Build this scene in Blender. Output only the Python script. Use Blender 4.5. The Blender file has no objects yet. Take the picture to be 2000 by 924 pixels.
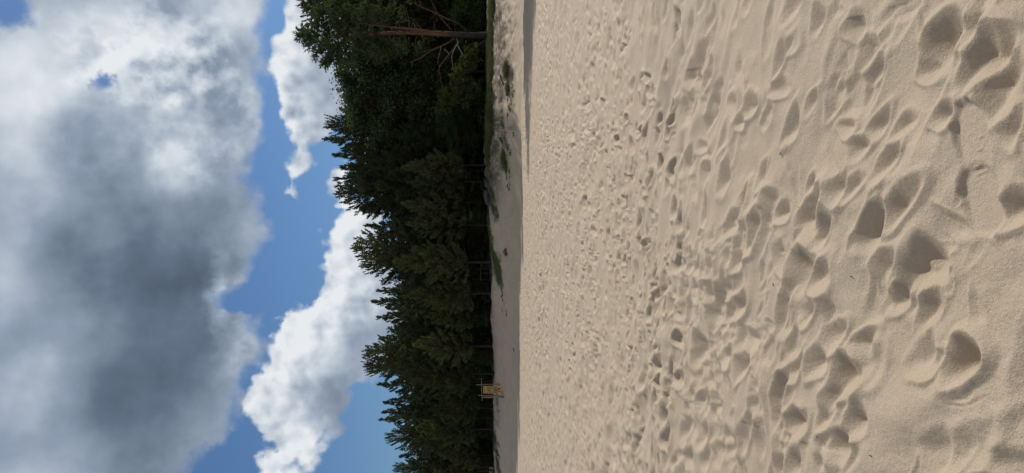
import bpy, math, random
import numpy as np
from mathutils import Vector, Matrix, Quaternion

SC = bpy.context.scene
COL = SC.collection
R = math.radians

# ------------------------------------------------------------------ camera
F_PX, CX, CY, EYE = 1387.0, 1000.0, 462.0, 1.4       # focal length in photo pixels, centre, eye height
TP = 25.0 / F_PX                                     # the phone points a degree below the horizon
PIT = math.atan(TP)
FWD = Vector((0, math.cos(PIT), -math.sin(PIT)))
UPV = Vector((0, math.sin(PIT), math.cos(PIT)))
cam_d = bpy.data.cameras.new('camera')
cam = bpy.data.objects.new('camera', cam_d)
COL.objects.link(cam)
ax, ay, az = -UPV, Vector((1, 0, 0)), -FWD           # phone held on its side: picture right is down
cam.matrix_world = Matrix(((ax.x, ay.x, az.x, 0), (ax.y, ay.y, az.y, 0), (ax.z, ay.z, az.z, EYE), (0, 0, 0, 1)))
cam_d.sensor_fit = 'HORIZONTAL'
cam_d.sensor_width = 36.0
cam_d.lens = 36.0 * F_PX / 2000.0
cam_d.clip_start, cam_d.clip_end = 0.05, 5000
SC.camera = cam

# ------------------------------------------------------------------ sun, exposure
SUN_AZ, SUN_EL = R(55), R(40)                        # azimuth to the right of straight ahead
SUN = Vector((math.sin(SUN_AZ) * math.cos(SUN_EL), math.cos(SUN_AZ) * math.cos(SUN_EL), math.sin(SUN_EL)))
sd = bpy.data.lights.new('sun', 'SUN')
sd.energy, sd.angle, sd.color = 3.9, R(1.4), (1.0, 0.94, 0.85)
so = bpy.data.objects.new('sun', sd)
so.rotation_euler = (-SUN).to_track_quat('-Z', 'Y').to_euler()
so.location = (20, 10, 40)
COL.objects.link(so)
SC.view_settings.view_transform = 'Standard'
SC.view_settings.look = 'None'
SC.view_settings.exposure = -0.10
SC.view_settings.gamma = 1.0
SC.view_settings.use_curve_mapping = False

# ------------------------------------------------------------------ world: sky and clouds by direction
class NG:
    """tiny helper for writing node maths"""
    def __init__(s, tree): s.t = tree
    def n(s, typ, **kw):
        nd = s.t.nodes.new(typ)
        for k, v in kw.items(): setattr(nd, k, v)
        return nd
    def plug(s, sock, v):
        if hasattr(v, 'is_output'): s.t.links.new(v, sock)
        elif v is not None: sock.default_value = v
    def m(s, op, a, b=None, c=None, clamp=False):
        nd = s.n('ShaderNodeMath', operation=op, use_clamp=clamp)
        for i, v in enumerate((a, b, c)): s.plug(nd.inputs[i], v)
        return nd.outputs[0]
    def vm(s, op, a, b=None, scale=None):
        nd = s.n('ShaderNodeVectorMath', operation=op)
        s.plug(nd.inputs[0], a); s.plug(nd.inputs[1], b)
        if scale is not None: s.plug(nd.inputs['Scale'], scale)
        return nd.outputs['Value'] if op in ('LENGTH', 'DOT_PRODUCT') else nd.outputs['Vector']
    def comb(s, x, y, z):
        nd = s.n('ShaderNodeCombineXYZ')
        for i, v in enumerate((x, y, z)): s.plug(nd.inputs[i], v)
        return nd.outputs[0]
    def sep(s, v):
        nd = s.n('ShaderNodeSeparateXYZ'); s.plug(nd.inputs[0], v); return nd.outputs
    def noise(s, v, scale, detail=4, rough=0.55, lac=2.0, dist=0.0):
        nd = s.n('ShaderNodeTexNoise')
        s.plug(nd.inputs['Vector'], v)
        nd.inputs['Scale'].default_value = scale; nd.inputs['Detail'].default_value = detail
        nd.inputs['Roughness'].default_value = rough; nd.inputs['Lacunarity'].default_value = lac
        nd.inputs['Distortion'].default_value = dist
        return nd.outputs
    def voro(s, v, scale, smooth=0.6):
        nd = s.n('ShaderNodeTexVoronoi', feature='SMOOTH_F1')
        s.plug(nd.inputs['Vector'], v)
        nd.inputs['Scale'].default_value = scale; nd.inputs['Smoothness'].default_value = smooth
        return nd.outputs['Distance']
    def step(s, v, lo, hi, a=0.0, b=1.0, kind='SMOOTHSTEP'):
        nd = s.n('ShaderNodeMapRange', interpolation_type=kind)
        s.plug(nd.inputs['Value'], v)
        for k, x in (('From Min', lo), ('From Max', hi), ('To Min', a), ('To Max', b)): s.plug(nd.inputs[k], x)
        return nd.outputs[0]
    def mixc(s, f, a, b):
        nd = s.n('ShaderNodeMix', data_type='RGBA')
        s.plug(nd.inputs[0], f); s.plug(nd.inputs[6], a); s.plug(nd.inputs[7], b)
        return nd.outputs[2]
    def curve(s, v, pts):
        nd = s.n('ShaderNodeFloatCurve')
        c = nd.mapping.curves[0]
        pts = sorted(pts)
        while len(c.points) < len(pts): c.points.new(0.5, 0.5)
        for p, q in zip(c.points, pts): p.location = q
        for p in c.points: p.handle_type = 'AUTO_CLAMPED'
        nd.mapping.update()
        nd.inputs['Factor'].default_value = 1.0
        s.plug(nd.inputs['Value'], v)
        return nd.outputs[0]
    def ramp(s, v, stops):
        nd = s.n('ShaderNodeValToRGB')
        e = nd.color_ramp.elements
        while len(e) < len(stops): e.new(0.5)
        for el, (p, c) in zip(e, stops): el.position = p; el.color = (*c, 1)
        s.plug(nd.inputs[0], v)
        return nd.outputs[0]

def px_dir(X, Y):
    """unit direction that belongs to a photo pixel"""
    d = FWD + UPV * ((CX - X) / F_PX) + Vector((1, 0, 0)) * ((CY - Y) / F_PX)
    return d.normalized()
def px_ab(X, Y):
    d = px_dir(X, Y)
    return d.x / d.y, d.z / d.y
LO, SPAN = -0.40, 0.84                                # range of the side/forward coordinate held by the curves
BLO, BSPAN = -0.05, 0.90
def cpts(lst):
    out = []
    for Y, X in lst:
        a, b = px_ab(X, Y)
        out.append(((a - LO) / SPAN, min(max((b - BLO) / BSPAN, 0), 1)))
    return out

world = bpy.data.worlds.new('World')
SC.world = world
world.use_nodes = True
world.cycles.sampling_method = 'MANUAL'
world.cycles.sample_map_resolution = 512
g = NG(world.node_tree)
world.node_tree.nodes.clear()
BG = 0.1
sky = g.n('ShaderNodeTexSky', sky_type='NISHITA')
sky.sun_disc = False
sky.sun_elevation, sky.sun_rotation = SUN_EL, SUN_AZ
sky.air_density, sky.dust_density, sky.ozone_density = 1.1, 0.6, 2.0
tc = g.n('ShaderNodeTexCoord')
D = g.vm('NORMALIZE', tc.outputs['Generated'])
dx, dy, dz = g.sep(D)
yy = g.m('MAXIMUM', dy, 0.08)
a0, b0 = g.m('DIVIDE', dx, yy), g.m('DIVIDE', dz, yy)
w1 = g.sep(g.noise(D, 9.0, 6, 0.55)[1])
w2 = g.sep(g.noise(D, 38.0, 5, 0.6)[1])
def warp(base, o1, o2, k1, k2):
    t = g.m('MULTIPLY_ADD', g.m('SUBTRACT', o1, 0.5), k1, base)
    return g.m('MULTIPLY_ADD', g.m('SUBTRACT', o2, 0.5), k2, t)
aw, bw = warp(a0, w1[0], w2[0], 0.09, 0.030), warp(b0, w1[1], w2[1], 0.07, 0.030)
ua = g.m('DIVIDE', g.m('SUBTRACT', aw, LO), SPAN)
def level(pts):                                      # height of a cloud edge along the horizon
    return g.m('MULTIPLY_ADD', g.curve(ua, cpts(pts)), BSPAN, BLO)
e_main = level([(-60, 530), (0, 526), (50, 522), (100, 517), (150, 512), (200, 512), (250, 518), (300, 498), (350, 503), (400, 506), (450, 512),
                (500, 500), (550, 478), (585, 438), (608, 428), (625, 495), (660, 516), (700, 522), (740, 492), (790, 478), (830, 472),
                (860, 440), (890, 395), (924, 355), (1000, 330)])
t_right = level([(-60, 560), (0, 545), (30, 558), (60, 545), (100, 530), (130, 520), (165, 522), (190, 534), (240, 545), (280, 556), (320, 560),
                 (355, 545), (378, 566), (392, 640), (430, 700), (924, 700)])
u_right = level([(-60, 700), (0, 690), (150, 700), (240, 672), (270, 640), (300, 617), (330, 598), (360, 577), (378, 562), (392, 600), (430, 640), (924, 640)])
t_band = level([(-60, 690), (250, 690), (305, 672), (320, 648), (340, 640), (375, 644), (395, 648), (412, 668), (425, 655), (440, 640), (470, 634),
                (505, 640), (540, 630), (570, 624), (590, 604), (620, 572), (650, 540), (685, 526), (710, 517), (735, 512), (760, 494), (790, 480), (820, 482),
                (850, 500), (880, 526), (905, 510), (924, 505), (1000, 500)])
u_band = level([(-60, 720), (300, 720), (345, 690), (375, 712), (400, 760), (560, 800), (700, 790), (730, 742), (770, 705), (800, 690), (830, 680), (860, 657),
                (885, 632), (905, 606), (924, 588), (1000, 560)])
# lumps: cauliflower edges on the bright clouds, torn edges on the big one
v1 = g.voro(D, 26.0, 0.5); v2 = g.voro(D, 64.0, 0.5)
lump = g.m('ADD', g.m('MULTIPLY', g.m('SUBTRACT', 0.45, v1), 0.032), g.m('MULTIPLY', g.m('SUBTRACT', 0.45, v2), 0.014))
s_main = g.m('SUBTRACT', bw, e_main)
m_main = g.step(g.m('MULTIPLY_ADD', lump, .8, s_main), -0.010, 0.020)
s_r = g.m('MINIMUM', g.m('SUBTRACT', t_right, bw), g.m('MULTIPLY', g.m('SUBTRACT', bw, u_right), 0.7))
s_b = g.m('MINIMUM', g.m('SUBTRACT', t_band, bw), g.m('MULTIPLY', g.m('SUBTRACT', bw, u_band), 0.5))
m_r = g.step(g.m('ADD', s_r, lump), -0.004, 0.010)
m_b = g.step(g.m('ADD', s_b, lump), -0.004, 0.009)
# relief of the cloud tops: density here against density a little towards the sun
LOFF = Vector((0.55, 0.0, 0.83)) * 0.016
Dl = g.vm('ADD', D, tuple(LOFF))
def dens(v): return g.m('ADD', g.noise(v, 17.0, 7, 0.55)[0], g.m('ADD', g.m('MULTIPLY', g.voro(v, 30.0, 0.6), -0.35), g.m('MULTIPLY', g.voro(v, 75.0, 0.6), -0.16)))
relief = g.m('SUBTRACT', dens(D), dens(Dl))
Dl2 = g.vm('ADD', D, tuple(LOFF * 2.4))
relief_soft = g.m('SUBTRACT', g.noise(D, 6.5, 6, 0.48)[0], g.noise(Dl2, 6.5, 6, 0.48)[0])
def blob(X, Y, rx, ry, k):
    """soft spot of thicker (k<0) or thinner (k>0) cloud round a direction"""
    a, b = px_ab(X, Y)
    sx, sy = F_PX / ry, F_PX / rx
    ex = g.m('MULTIPLY', g.m('SUBTRACT', aw, a), sx); ey = g.m('MULTIPLY', g.m('SUBTRACT', bw, b), sy)
    r2 = g.m('ADD', g.m('MULTIPLY', ex, ex), g.m('MULTIPLY', ey, ey))
    return g.m('MULTIPLY', g.m('EXPONENT', g.m('MULTIPLY', r2, -1.0)), k)
def total(base, blobs):
    t = base
    for q in blobs: t = g.m('ADD', t, blob(*q))
    return t
lum = total(0.56, [(60, 130, 170, 110, .28), (250, 60, 130, 70, .22), (350, 110, 60, 60, .25), (440, 30, 45, 40, .28), (120, 190, 70, 60, .12),
                   (330, 40, 30, 45, -.22), (460, 110, 60, 50, -.02), (180, 300, 90, 80, -.16), (330, 240, 60, 90, .14), (410, 250, 50, 60, .10), (430, 200, 40, 90, -.07),
                   (320, 330, 70, 55, .20), (40, 320, 60, 60, .14), (150, 420, 120, 70, -.08), (440, 400, 60, 110, -.12), (345, 500, 130, 150, -.20), (330, 640, 190, 130, -.24), (400, 560, 60, 110, -.14),
                   (460, 450, 50, 60, .10), (425, 565, 22, 60, .42), (490, 660, 40, 45, .22), (470, 720, 60, 60, .10), (40, 590, 90, 120, .06), (60, 740, 120, 120, .04), (150, 720, 200, 200, -.12), (300, 790, 170, 150, -.09), (430, 790, 60, 60, -.06), (270, 850, 130, 110, -.20),
                   (180, 500, 120, 60, -.20), (400, 820, 60, 70, .06)])
lum = g.m('MULTIPLY_ADD', relief_soft, .85, lum)
sunny = g.m('ADD', blob(300, 110, 170, 130, 1.0), g.m('ADD', blob(420, 240, 80, 110, .7), g.m('ADD', blob(440, 570, 40, 80, .7), g.m('ADD', blob(480, 690, 50, 60, .5), blob(200, 330, 160, 60, .4)))))
lum = g.m('MULTIPLY_ADD', g.m('MULTIPLY', relief, g.m('ADD', sunny, .10)), .62, lum)
puff = g.step(g.noise(D, 8.5, 9, 0.56)[0], .49, .58)
lum = g.m('MULTIPLY_ADD', g.m('MULTIPLY', puff, g.m('ADD', sunny, .06)), .20, g.m('SUBTRACT', lum, g.m('MULTIPLY', sunny, .07)))
lum = g.m('MULTIPLY_ADD', g.step(s_main, 0.0, 0.05, 1.0, 0.0), 0.08, lum, clamp=True)
depth_r = g.m('SUBTRACT', t_right, bw); depth_b = g.m('SUBTRACT', t_band, bw)
lum_r = g.m('MULTIPLY_ADD', g.m('MULTIPLY', relief, g.step(depth_r, .02, .08, 1.0, .35)), 1.15, g.step(depth_r, 0.005, 0.075, 0.90, 0.60), clamp=True)
lum_b = g.m('MULTIPLY_ADD', g.m('MULTIPLY', relief, g.step(depth_b, .04, .13, 1.0, .30)), 1.0, total(g.step(depth_b, 0.03, 0.135, .93, 0.56), [(650, 790, 70, 60, -.12), (655, 820, 40, 60, -.10), (700, 600, 40, 90, -.10), (640, 690, 60, 40, .18)]), clamp=True)
# the rest of the sky, behind and to the sides of the view: broken cloud of the same kind
gen = g.noise(D, 2.6, 8, 0.58)[0]
m_gen = g.step(gen, 0.39, 0.53)
front = g.m('MULTIPLY', g.step(dy, 0.25, 0.55), g.step(g.m('ABSOLUTE', a0), 0.62, 0.42))
cl = lambda v: g.ramp(v, [(0.0, (0.075, 0.105, 0.155)), (0.22, (0.135, 0.18, 0.25)), (0.5, (0.30, 0.365, 0.47)), (0.75, (0.56, 0.63, 0.71)), (1.0, (0.86, 0.89, 0.92))])
def times(c, k):
    return g.vm('SCALE', c, None, k)
holes = g.m('ADD', blob(205, 150, 40, 30, .62), g.m('ADD', blob(235, 122, 24, 18, .55), blob(455, 217, 12, 14, .3)))
holes = g.m('MULTIPLY', holes, g.step(w2[2], 0.36, 0.64))
m_main = g.m('MULTIPLY', m_main, g.step(holes, 0.70, 0.12))
m_main = g.m('MULTIPLY', m_main, g.step(g.m('ADD', blob(5, 15, 60, 55, 1.0), g.m('MULTIPLY', g.m('SUBTRACT', w2[2], .5), .8)), 0.85, 0.25))
skyc = g.vm('MULTIPLY', sky.outputs[0], (0.50, 0.68, 0.88))
c1 = g.mixc(m_r, skyc, times(cl(lum_r), 1 / BG))
c2 = g.mixc(m_b, c1, times(cl(lum_b), 1 / BG))
c3 = g.mixc(m_main, c2, times(cl(lum), 1 / BG))
cg = g.mixc(m_gen, g.vm('MULTIPLY', skyc, (.9, .8, .75)), g.vm('MULTIPLY', times(cl(g.m('MULTIPLY_ADD', relief_soft, 1.0, 0.63, clamp=True)), 1 / BG), (1.08, 1.0, .92)))
c4 = g.mixc(front, cg, c3)
bg = g.n('ShaderNodeBackground')
g.plug(bg.inputs['Color'], c4); bg.inputs['Strength'].default_value = BG
wo = g.n('ShaderNodeOutputWorld')
g.t.links.new(bg.outputs[0], wo.inputs['Surface'])

# ------------------------------------------------------------------ helpers
rng = np.random.default_rng(11)
random.seed(11)
def tag(o, label=None, cat=None, group=None, kind=None):
    if label: o['label'] = label
    if cat: o['category'] = cat
    if group: o['group'] = group
    if kind: o['kind'] = kind
    return o
def mesh_np(name, verts, faces, mat=None, smooth=True, attrs=None):
    """verts (n,3) array, faces list of (m,k) index arrays"""
    me = bpy.data.meshes.new(name)
    verts = np.asarray(verts, np.float32)
    me.vertices.add(len(verts)); me.vertices.foreach_set('co', verts.ravel())
    loops = np.concatenate([np.asarray(f, np.int32).ravel() for f in faces])
    tot = np.concatenate([np.full(len(f), np.asarray(f).shape[1], np.int32) for f in faces])
    start = np.concatenate([[0], np.cumsum(tot)[:-1]]).astype(np.int32)
    me.loops.add(len(loops)); me.loops.foreach_set('vertex_index', loops)
    me.polygons.add(len(tot)); me.polygons.foreach_set('loop_start', start)
    try: me.polygons.foreach_set('loop_total', tot)
    except Exception: pass
    me.polygons.foreach_set('use_smooth', np.full(len(tot), smooth, bool))
    for k, v in (attrs or {}).items():
        at = me.attributes.new(k, 'FLOAT', 'POINT'); at.data.foreach_set('value', np.asarray(v, np.float32))
    me.update(calc_edges=True)
    if mat: me.materials.append(mat)
    return me
def link(name, me, parent=None, loc=None):
    o = bpy.data.objects.new(name, me); COL.objects.link(o)
    if parent: o.parent = parent
    if loc is not None: o.location = loc
    return o
def empty(name, loc, rz=0, scale=1):
    o = bpy.data.objects.new(name, None); COL.objects.link(o)
    o.location = loc; o.rotation_euler = (0, 0, rz); o.scale = (scale,) * 3 if not hasattr(scale, '__len__') else scale
    o.empty_display_size = .2
    return o

class Geo:
    """collects shapes for ONE mesh"""
    def __init__(s): s.v = []; s.f = {}; s.n = 0
    def add(s, v, f):
        s.v.append(np.asarray(v, float)); f = np.asarray(f) + s.n
        s.f.setdefault(f.shape[1], []).append(f); s.n += len(v)
    def tube(s, pts, radii, sides=7, jitter=0.0, cap=True):
        pts = np.asarray(pts, float); n = len(pts)
        tan = np.gradient(pts, axis=0); tan /= np.linalg.norm(tan, axis=1)[:, None] + 1e-9
        ref = np.array([0, 0, 1.0]) if abs(tan[0, 2]) < .8 else np.array([1.0, 0, 0])
        rings = []
        for i in range(n):
            u = np.cross(tan[i], ref); u /= np.linalg.norm(u) + 1e-9
            w = np.cross(tan[i], u)
            th = np.linspace(0, 2 * np.pi, sides, endpoint=False)
            r = radii[i] * (1 + jitter * rng.uniform(-1, 1, sides))
            rings.append(pts[i] + np.outer(np.cos(th) * r, u) + np.outer(np.sin(th) * r, w))
        v = np.concatenate(rings)
        i = np.arange(n - 1)[:, None] * sides; k = np.arange(sides)[None]; k2 = (k + 1) % sides
        f = np.stack([(i + k), (i + k2), (i + sides + k2), (i + sides + k)], -1).reshape(-1, 4)
        s.add(v, f)
        if cap:
            c = np.stack([pts[0], pts[-1]]); b = s.n - n * sides
            s.add(c, np.zeros((0, 3), int))
            ci = s.n - 2
            t = np.concatenate([np.stack([np.full(sides, ci), b + k2[0], b + k[0]], -1),
                                np.stack([np.full(sides, ci + 1), b + (n - 1) * sides + k[0], b + (n - 1) * sides + k2[0]], -1)])
            s.f.setdefault(3, []).append(t)
    def box(s, c, size, rot=None):
        h = np.array(size) / 2
        v = np.array([[x, y, z] for x in (-1, 1) for y in (-1, 1) for z in (-1, 1)], float) * h
        if rot is not None: v = v @ np.array(rot).T
        s.add(v + np.array(c), [[0, 1, 3, 2], [4, 6, 7, 5], [0, 4, 5, 1], [2, 3, 7, 6], [0, 2, 6, 4], [1, 5, 7, 3]])
    def mesh(s, name, mat, smooth=True, attrs=None):
        return mesh_np(name, np.concatenate(s.v), [np.concatenate(f) for f in s.f.values() if sum(map(len, f))], mat, smooth, attrs)

# ------------------------------------------------------------------ materials
def new_mat(name):
    m = bpy.data.materials.new(name); m.use_nodes = True; m.node_tree.nodes.clear()
    q = NG(m.node_tree); out = q.n('ShaderNodeOutputMaterial')
    return m, q, out
def principled(q, out, col, rough=.9, spec=.2):
    p = q.n('ShaderNodeBsdfPrincipled')
    q.plug(p.inputs['Base Color'], col); p.inputs['Roughness'].default_value = rough
    p.inputs['Specular IOR Level'].default_value = spec
    q.t.links.new(p.outputs[0], out.inputs['Surface'])
    return p
def bump(q, p, h, dist, strength=1.0):
    b = q.n('ShaderNodeBump'); b.inputs['Distance'].default_value = dist; b.inputs['Strength'].default_value = strength
    q.plug(b.inputs['Height'], h); q.t.links.new(b.outputs[0], p.inputs['Normal'])

def mat_sand():
    m, q, out = new_mat('sand')
    pos = q.n('ShaderNodeNewGeometry').outputs['Position']
    at = lambda k: (lambda n: (setattr(n, 'attribute_name', k), n.outputs['Fac'])[1])(q.n('ShaderNodeAttribute'))
    n1 = q.noise(pos, 1.3, 5, .6)[0]; n2 = q.noise(pos, 420, 2, .7)[0]; n3 = q.noise(pos, 60, 4, .65)[0]
    base = q.mixc(q.step(n1, .3, .7), (.428, .343, .250, 1), (.470, .380, .281, 1))
    n4 = q.noise(pos, 150, 3, .7)[0]
    gr = q.m('ADD', q.m('ADD', q.m('MULTIPLY', q.m('SUBTRACT', n2, .5), .70), q.m('MULTIPLY', q.m('SUBTRACT', n4, .5), .45)), q.m('MULTIPLY', q.m('SUBTRACT', n3, .5), .22))
    base = q.vm('SCALE', base, None, q.m('ADD', 1.0, gr))
    lit = q.noise(pos, 3.2, 6, .65)[0]
    litc = q.mixc(q.noise(pos, 9, 4, .7)[0], (.055, .040, .028, 1), (.17, .135, .095, 1))
    lf = q.m('MULTIPLY', at('litter'), q.step(lit, .30, .52))
    base = q.mixc(lf, base, litc)
    fl = q.mixc(q.noise(pos, 5, 6, .7)[0], (.045, .032, .020, 1), (.11, .085, .055, 1))
    ff = q.step(q.m('ADD', at('floor'), q.m('MULTIPLY', q.m('SUBTRACT', lit, .5), .7)), .35, .6)
    base = q.mixc(ff, base, fl)
    p = principled(q, out, base, .62, .28)
    cd = q.vm('LENGTH', q.vm('SUBTRACT', pos, (0, 0, EYE)))
    bump(q, p, q.m('ADD', q.m('ADD', q.m('MULTIPLY', n2, .0022), q.m('MULTIPLY', n4, .0035)), q.m('MULTIPLY', n3, .006)), 1.0, .9)
    return m

def mat_foliage(name, c1, c2, trans=.22, hue=.0):
    m, q, out = new_mat(name)
    oi = q.n('ShaderNodeObjectInfo')
    tcn = q.n('ShaderNodeTexCoord')
    nz = q.noise(tcn.outputs['Object'], 1.6, 4, .65)[0]
    f = q.m('ADD', q.step(nz, .32, .68), q.m('MULTIPLY', q.m('SUBTRACT', oi.outputs['Random'], .5), .9), clamp=True)
    col = q.mixc(f, (*c1, 1), (*c2, 1))
    d = q.n('ShaderNodeBsdfDiffuse'); q.plug(d.inputs[0], col)
    t = q.n('ShaderNodeBsdfTranslucent'); q.plug(t.inputs[0], q.vm('MULTIPLY', col, (1.1, 1.25, .6)))
    mx = q.n('ShaderNodeMixShader'); mx.inputs[0].default_value = trans
    q.t.links.new(d.outputs[0], mx.inputs[1]); q.t.links.new(t.outputs[0], mx.inputs[2])
    q.t.links.new(mx.outputs[0], out.inputs['Surface'])
    return m
def mat_bark(name, low, high, z0, z1):
    m, q, out = new_mat(name)
    tcn = q.n('ShaderNodeTexCoord'); ob = tcn.outputs['Object']
    z = q.sep(ob)[2]
    nz = q.noise(q.vm('MULTIPLY', ob, (1, 1, .25)), 9, 6, .7)[0]
    f = q.step(q.m('ADD', z, q.m('MULTIPLY', q.m('SUBTRACT', nz, .5), 2.0)), z0, z1)
    col = q.mixc(f, (*low, 1), (*high, 1))
    col = q.vm('SCALE', col, None, q.step(nz, .25, .75, .55, 1.4))
    p = principled(q, out, col, .95, .1)
    bump(q, p, nz, .03)
    return m
def mat_plain(name, col, var=.3, scale=12, rough=.85, spec=.2, bmp=.0):
    m, q, out = new_mat(name)
    ob = q.n('ShaderNodeTexCoord').outputs['Object']
    nz = q.noise(ob, scale, 5, .65)[0]
    p = principled(q, out, q.vm('SCALE', (*col,), None, q.step(nz, .25, .75, 1 - var, 1 + var)), rough, spec)
    if bmp: bump(q, p, nz, bmp)
    return m
def mat_grass(name, c1, c2, trans=.25):
    m, q, out = new_mat(name)
    pos = q.n('ShaderNodeNewGeometry').outputs['Position']
    col = q.mixc(q.step(q.noise(pos, 2.4, 5, .7)[0], .3, .7), (*c1, 1), (*c2, 1))
    d = q.n('ShaderNodeBsdfDiffuse'); q.plug(d.inputs[0], col)
    t = q.n('ShaderNodeBsdfTranslucent'); q.plug(t.inputs[0], col)
    mx = q.n('ShaderNodeMixShader'); mx.inputs[0].default_value = trans
    q.t.links.new(d.outputs[0], mx.inputs[1]); q.t.links.new(t.outputs[0], mx.inputs[2])
    q.t.links.new(mx.outputs[0], out.inputs['Surface'])
    return m
M_SAND = mat_sand()
M_PINE = mat_foliage('pine_needles', (.056, .077, .047), (.108, .131, .072))
M_PINE_F = mat_foliage('young_pine_needles', (.078, .098, .046), (.145, .165, .078))
M_SPRUCE = mat_foliage('spruce_needles', (.040, .058, .038), (.074, .096, .054), .15)
M_LEAF = mat_foliage('leaves', (.044, .068, .040), (.080, .112, .058), .3)
M_SHRUB = mat_foliage('shrub_leaves', (.040, .070, .024), (.095, .140, .045), .3)
M_OLIVE = mat_foliage('olive_needles', (.062, .072, .034), (.105, .112, .050), .3)
M_BARK = mat_bark('pine_bark', (.046, .037, .033), (.100, .062, .045), 2.0, 4.5)
M_BARK_H = mat_bark('old_pine_bark', (.075, .062, .056), (.178, .102, .068), 2.6, 3.8)
M_DEAD = mat_plain('dead_wood', (.30, .26, .23), .35, 8)
M_ROCK = mat_plain('granite', (.075, .070, .070), .45, 7, .9, .2, .03)
M_ROCK_R = mat_plain('reddish_granite', (.120, .088, .075), .4, 7, .9, .2, .03)
M_GRASS = mat_grass('bank_grass', (.105, .155, .058), (.195, .235, .100))
M_DRY = mat_grass('dry_grass', (.090, .115, .046), (.165, .165, .085))
M_WOOD = mat_plain('weathered_wood', (.20, .175, .155), .3, 10, .9)
M_DARKW = mat_plain('dark_wood', (.060, .050, .045), .3, 10, .9)

# ------------------------------------------------------------------ terrain
def fbm(x, y, f, oct=4, seed=0, gain=.5):
    """cheap value noise"""
    out = np.zeros(np.broadcast(x, y).shape); amp = 1.0; tot = 0
    for o in range(oct):
        r = np.random.default_rng(1000 + seed * 17 + o); T = r.uniform(-1, 1, (256, 256))
        X, Y = x * f + 37.3 * o, y * f + 11.7 * o
        xi, yi = np.floor(X).astype(int), np.floor(Y).astype(int)
        u, v = X - xi, Y - yi; u = u * u * (3 - 2 * u); v = v * v * (3 - 2 * v)
        A, B, C_, D_ = T[xi & 255, yi & 255], T[(xi + 1) & 255, yi & 255], T[xi & 255, (yi + 1) & 255], T[(xi + 1) & 255, (yi + 1) & 255]
        out += amp * ((A * (1 - u) + B * u) * (1 - v) + (C_ * (1 - u) + D_ * u) * v)
        tot += amp; amp *= gain; f *= 2.03
    return out / tot
BX = [-80, -40, -26, -18, -10, -4, 0, 4, 8, 12, 16, 24, 50]
B_FOOT = [92, 77, 67, 60, 53, 49.5, 47.5, 46, 44.0, 42.5, 42, 42.5, 48]
B_CREST = [100, 85, 74, 67, 59, 54.5, 52.8, 51.6, 50.5, 49.8, 49.2, 49.5, 55]
B_HEIGHT = [1.7, 1.7, 1.65, 1.72, 1.75, 1.85, 2.0, 2.05, 2.05, 1.92, 1.90, 1.9, 1.9]
B_TREE = [106, 90, 77.5, 69.5, 60.5, 55.6, 54.3, 54.6, 55.6, 56.6, 57.6, 58.5, 63]
def bank(x): return (np.interp(x, BX, B_FOOT), np.interp(x, BX, B_CREST), np.interp(x, BX, B_HEIGHT), np.interp(x, BX, B_TREE))
def zground(x, y):
    x = np.asarray(x, float); y = np.asarray(y, float)
    fo, cr, h, tr = bank(x)
    t = np.clip((y - fo) / (cr - fo), 0, 1)
    prof = .30 * np.clip(t * 7, 0, 1) * .45 + (1 - .135) * (t * t * (3 - 2 * t)) if False else t * t * (3 - 2 * t) * .93 + .07 * np.clip(t * 9, 0, 1)
    rise = np.clip(y - cr, 0, 12) * .07 + np.clip(y - cr - 12, 0, 80) * .012
    lumps = fbm(x, y, .45, 4, 5) * .28 * np.clip(t * 2.2, 0, 1)
    return h * prof + rise + lumps
def hit(X, Y, lift=0.0):
    """point on the ground seen at a photo pixel"""
    d = px_dir(X, Y); s = np.arange(1.5, 140, .04)
    px, py, pz = d.x * s, d.y * s, EYE + d.z * s
    zz = zground(px, py)
    k = np.argmax(pz <= zz)
    if pz[k] > zz[k]: k = len(s) - 1
    return Vector((px[k], py[k], float(zz[k]) + lift))
def at_depth(X, Y, y):
    d = px_dir(X, Y); s = y / d.y
    return Vector((d.x * s, y, EYE + d.z * s))

# grid: rows across the view, a fan of columns; finest at the feet of the camera
rows = [-60, -30, -15, -8, -4, -2, -1, -.4, 0, .3, .6, .85]
y = .85
while y < 1.45: y += .02; rows.append(y)
while y < 72:
    y += min(max(y * y / 1250, .0038), .105 if y < 52 else .20); rows.append(y)
while y < 900: y *= 1.09; rows.append(y)
rows = np.array(rows)
cs = np.concatenate([np.arange(0, .15, .00085), np.arange(.15, .37, .0018), np.arange(.37, .62, .006), np.geomspace(.63, 30, 30)])
cols = np.concatenate([-cs[:0:-1], cs])
wid = np.where(rows > .85, rows + 3.0, 3.85)
GX = wid[:, None] * cols[None]; GY = np.repeat(rows[:, None], len(cols), 1)
H = np.zeros_like(GX)
core = (rows > -3) & (rows < 75)
i0, i1 = np.argmax(core), len(rows) - np.argmax(core[::-1])
fo_ = bank(GX)[0]
beach = np.clip((fo_ - .3 - GY) / 1.5, 0, 1)          # 1 on the open beach
# soft undulation and wind-worn remnants of old tracks
H += fbm(GX, GY, .5, 3, 1) * .030 + fbm(GX, GY, 2.2, 3, 2) * .016
ru, rv = (GX - 1.1 * GY) / 1.487, (1.1 * GX + GY) / 1.487      # wind-drawn ridges run across the sun
wv = fbm(GX, GY, 1.1, 2, 6) * .25
H += fbm(ru * .42, rv + wv, 3.4, 3, 3, .42) * .036 * (.5 + .9 * np.clip(fbm(GX, GY, .35, 2, 7) + .35, 0, 1))
H += fbm(ru * .6, rv + wv, 11, 2, 8) * .0055

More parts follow.
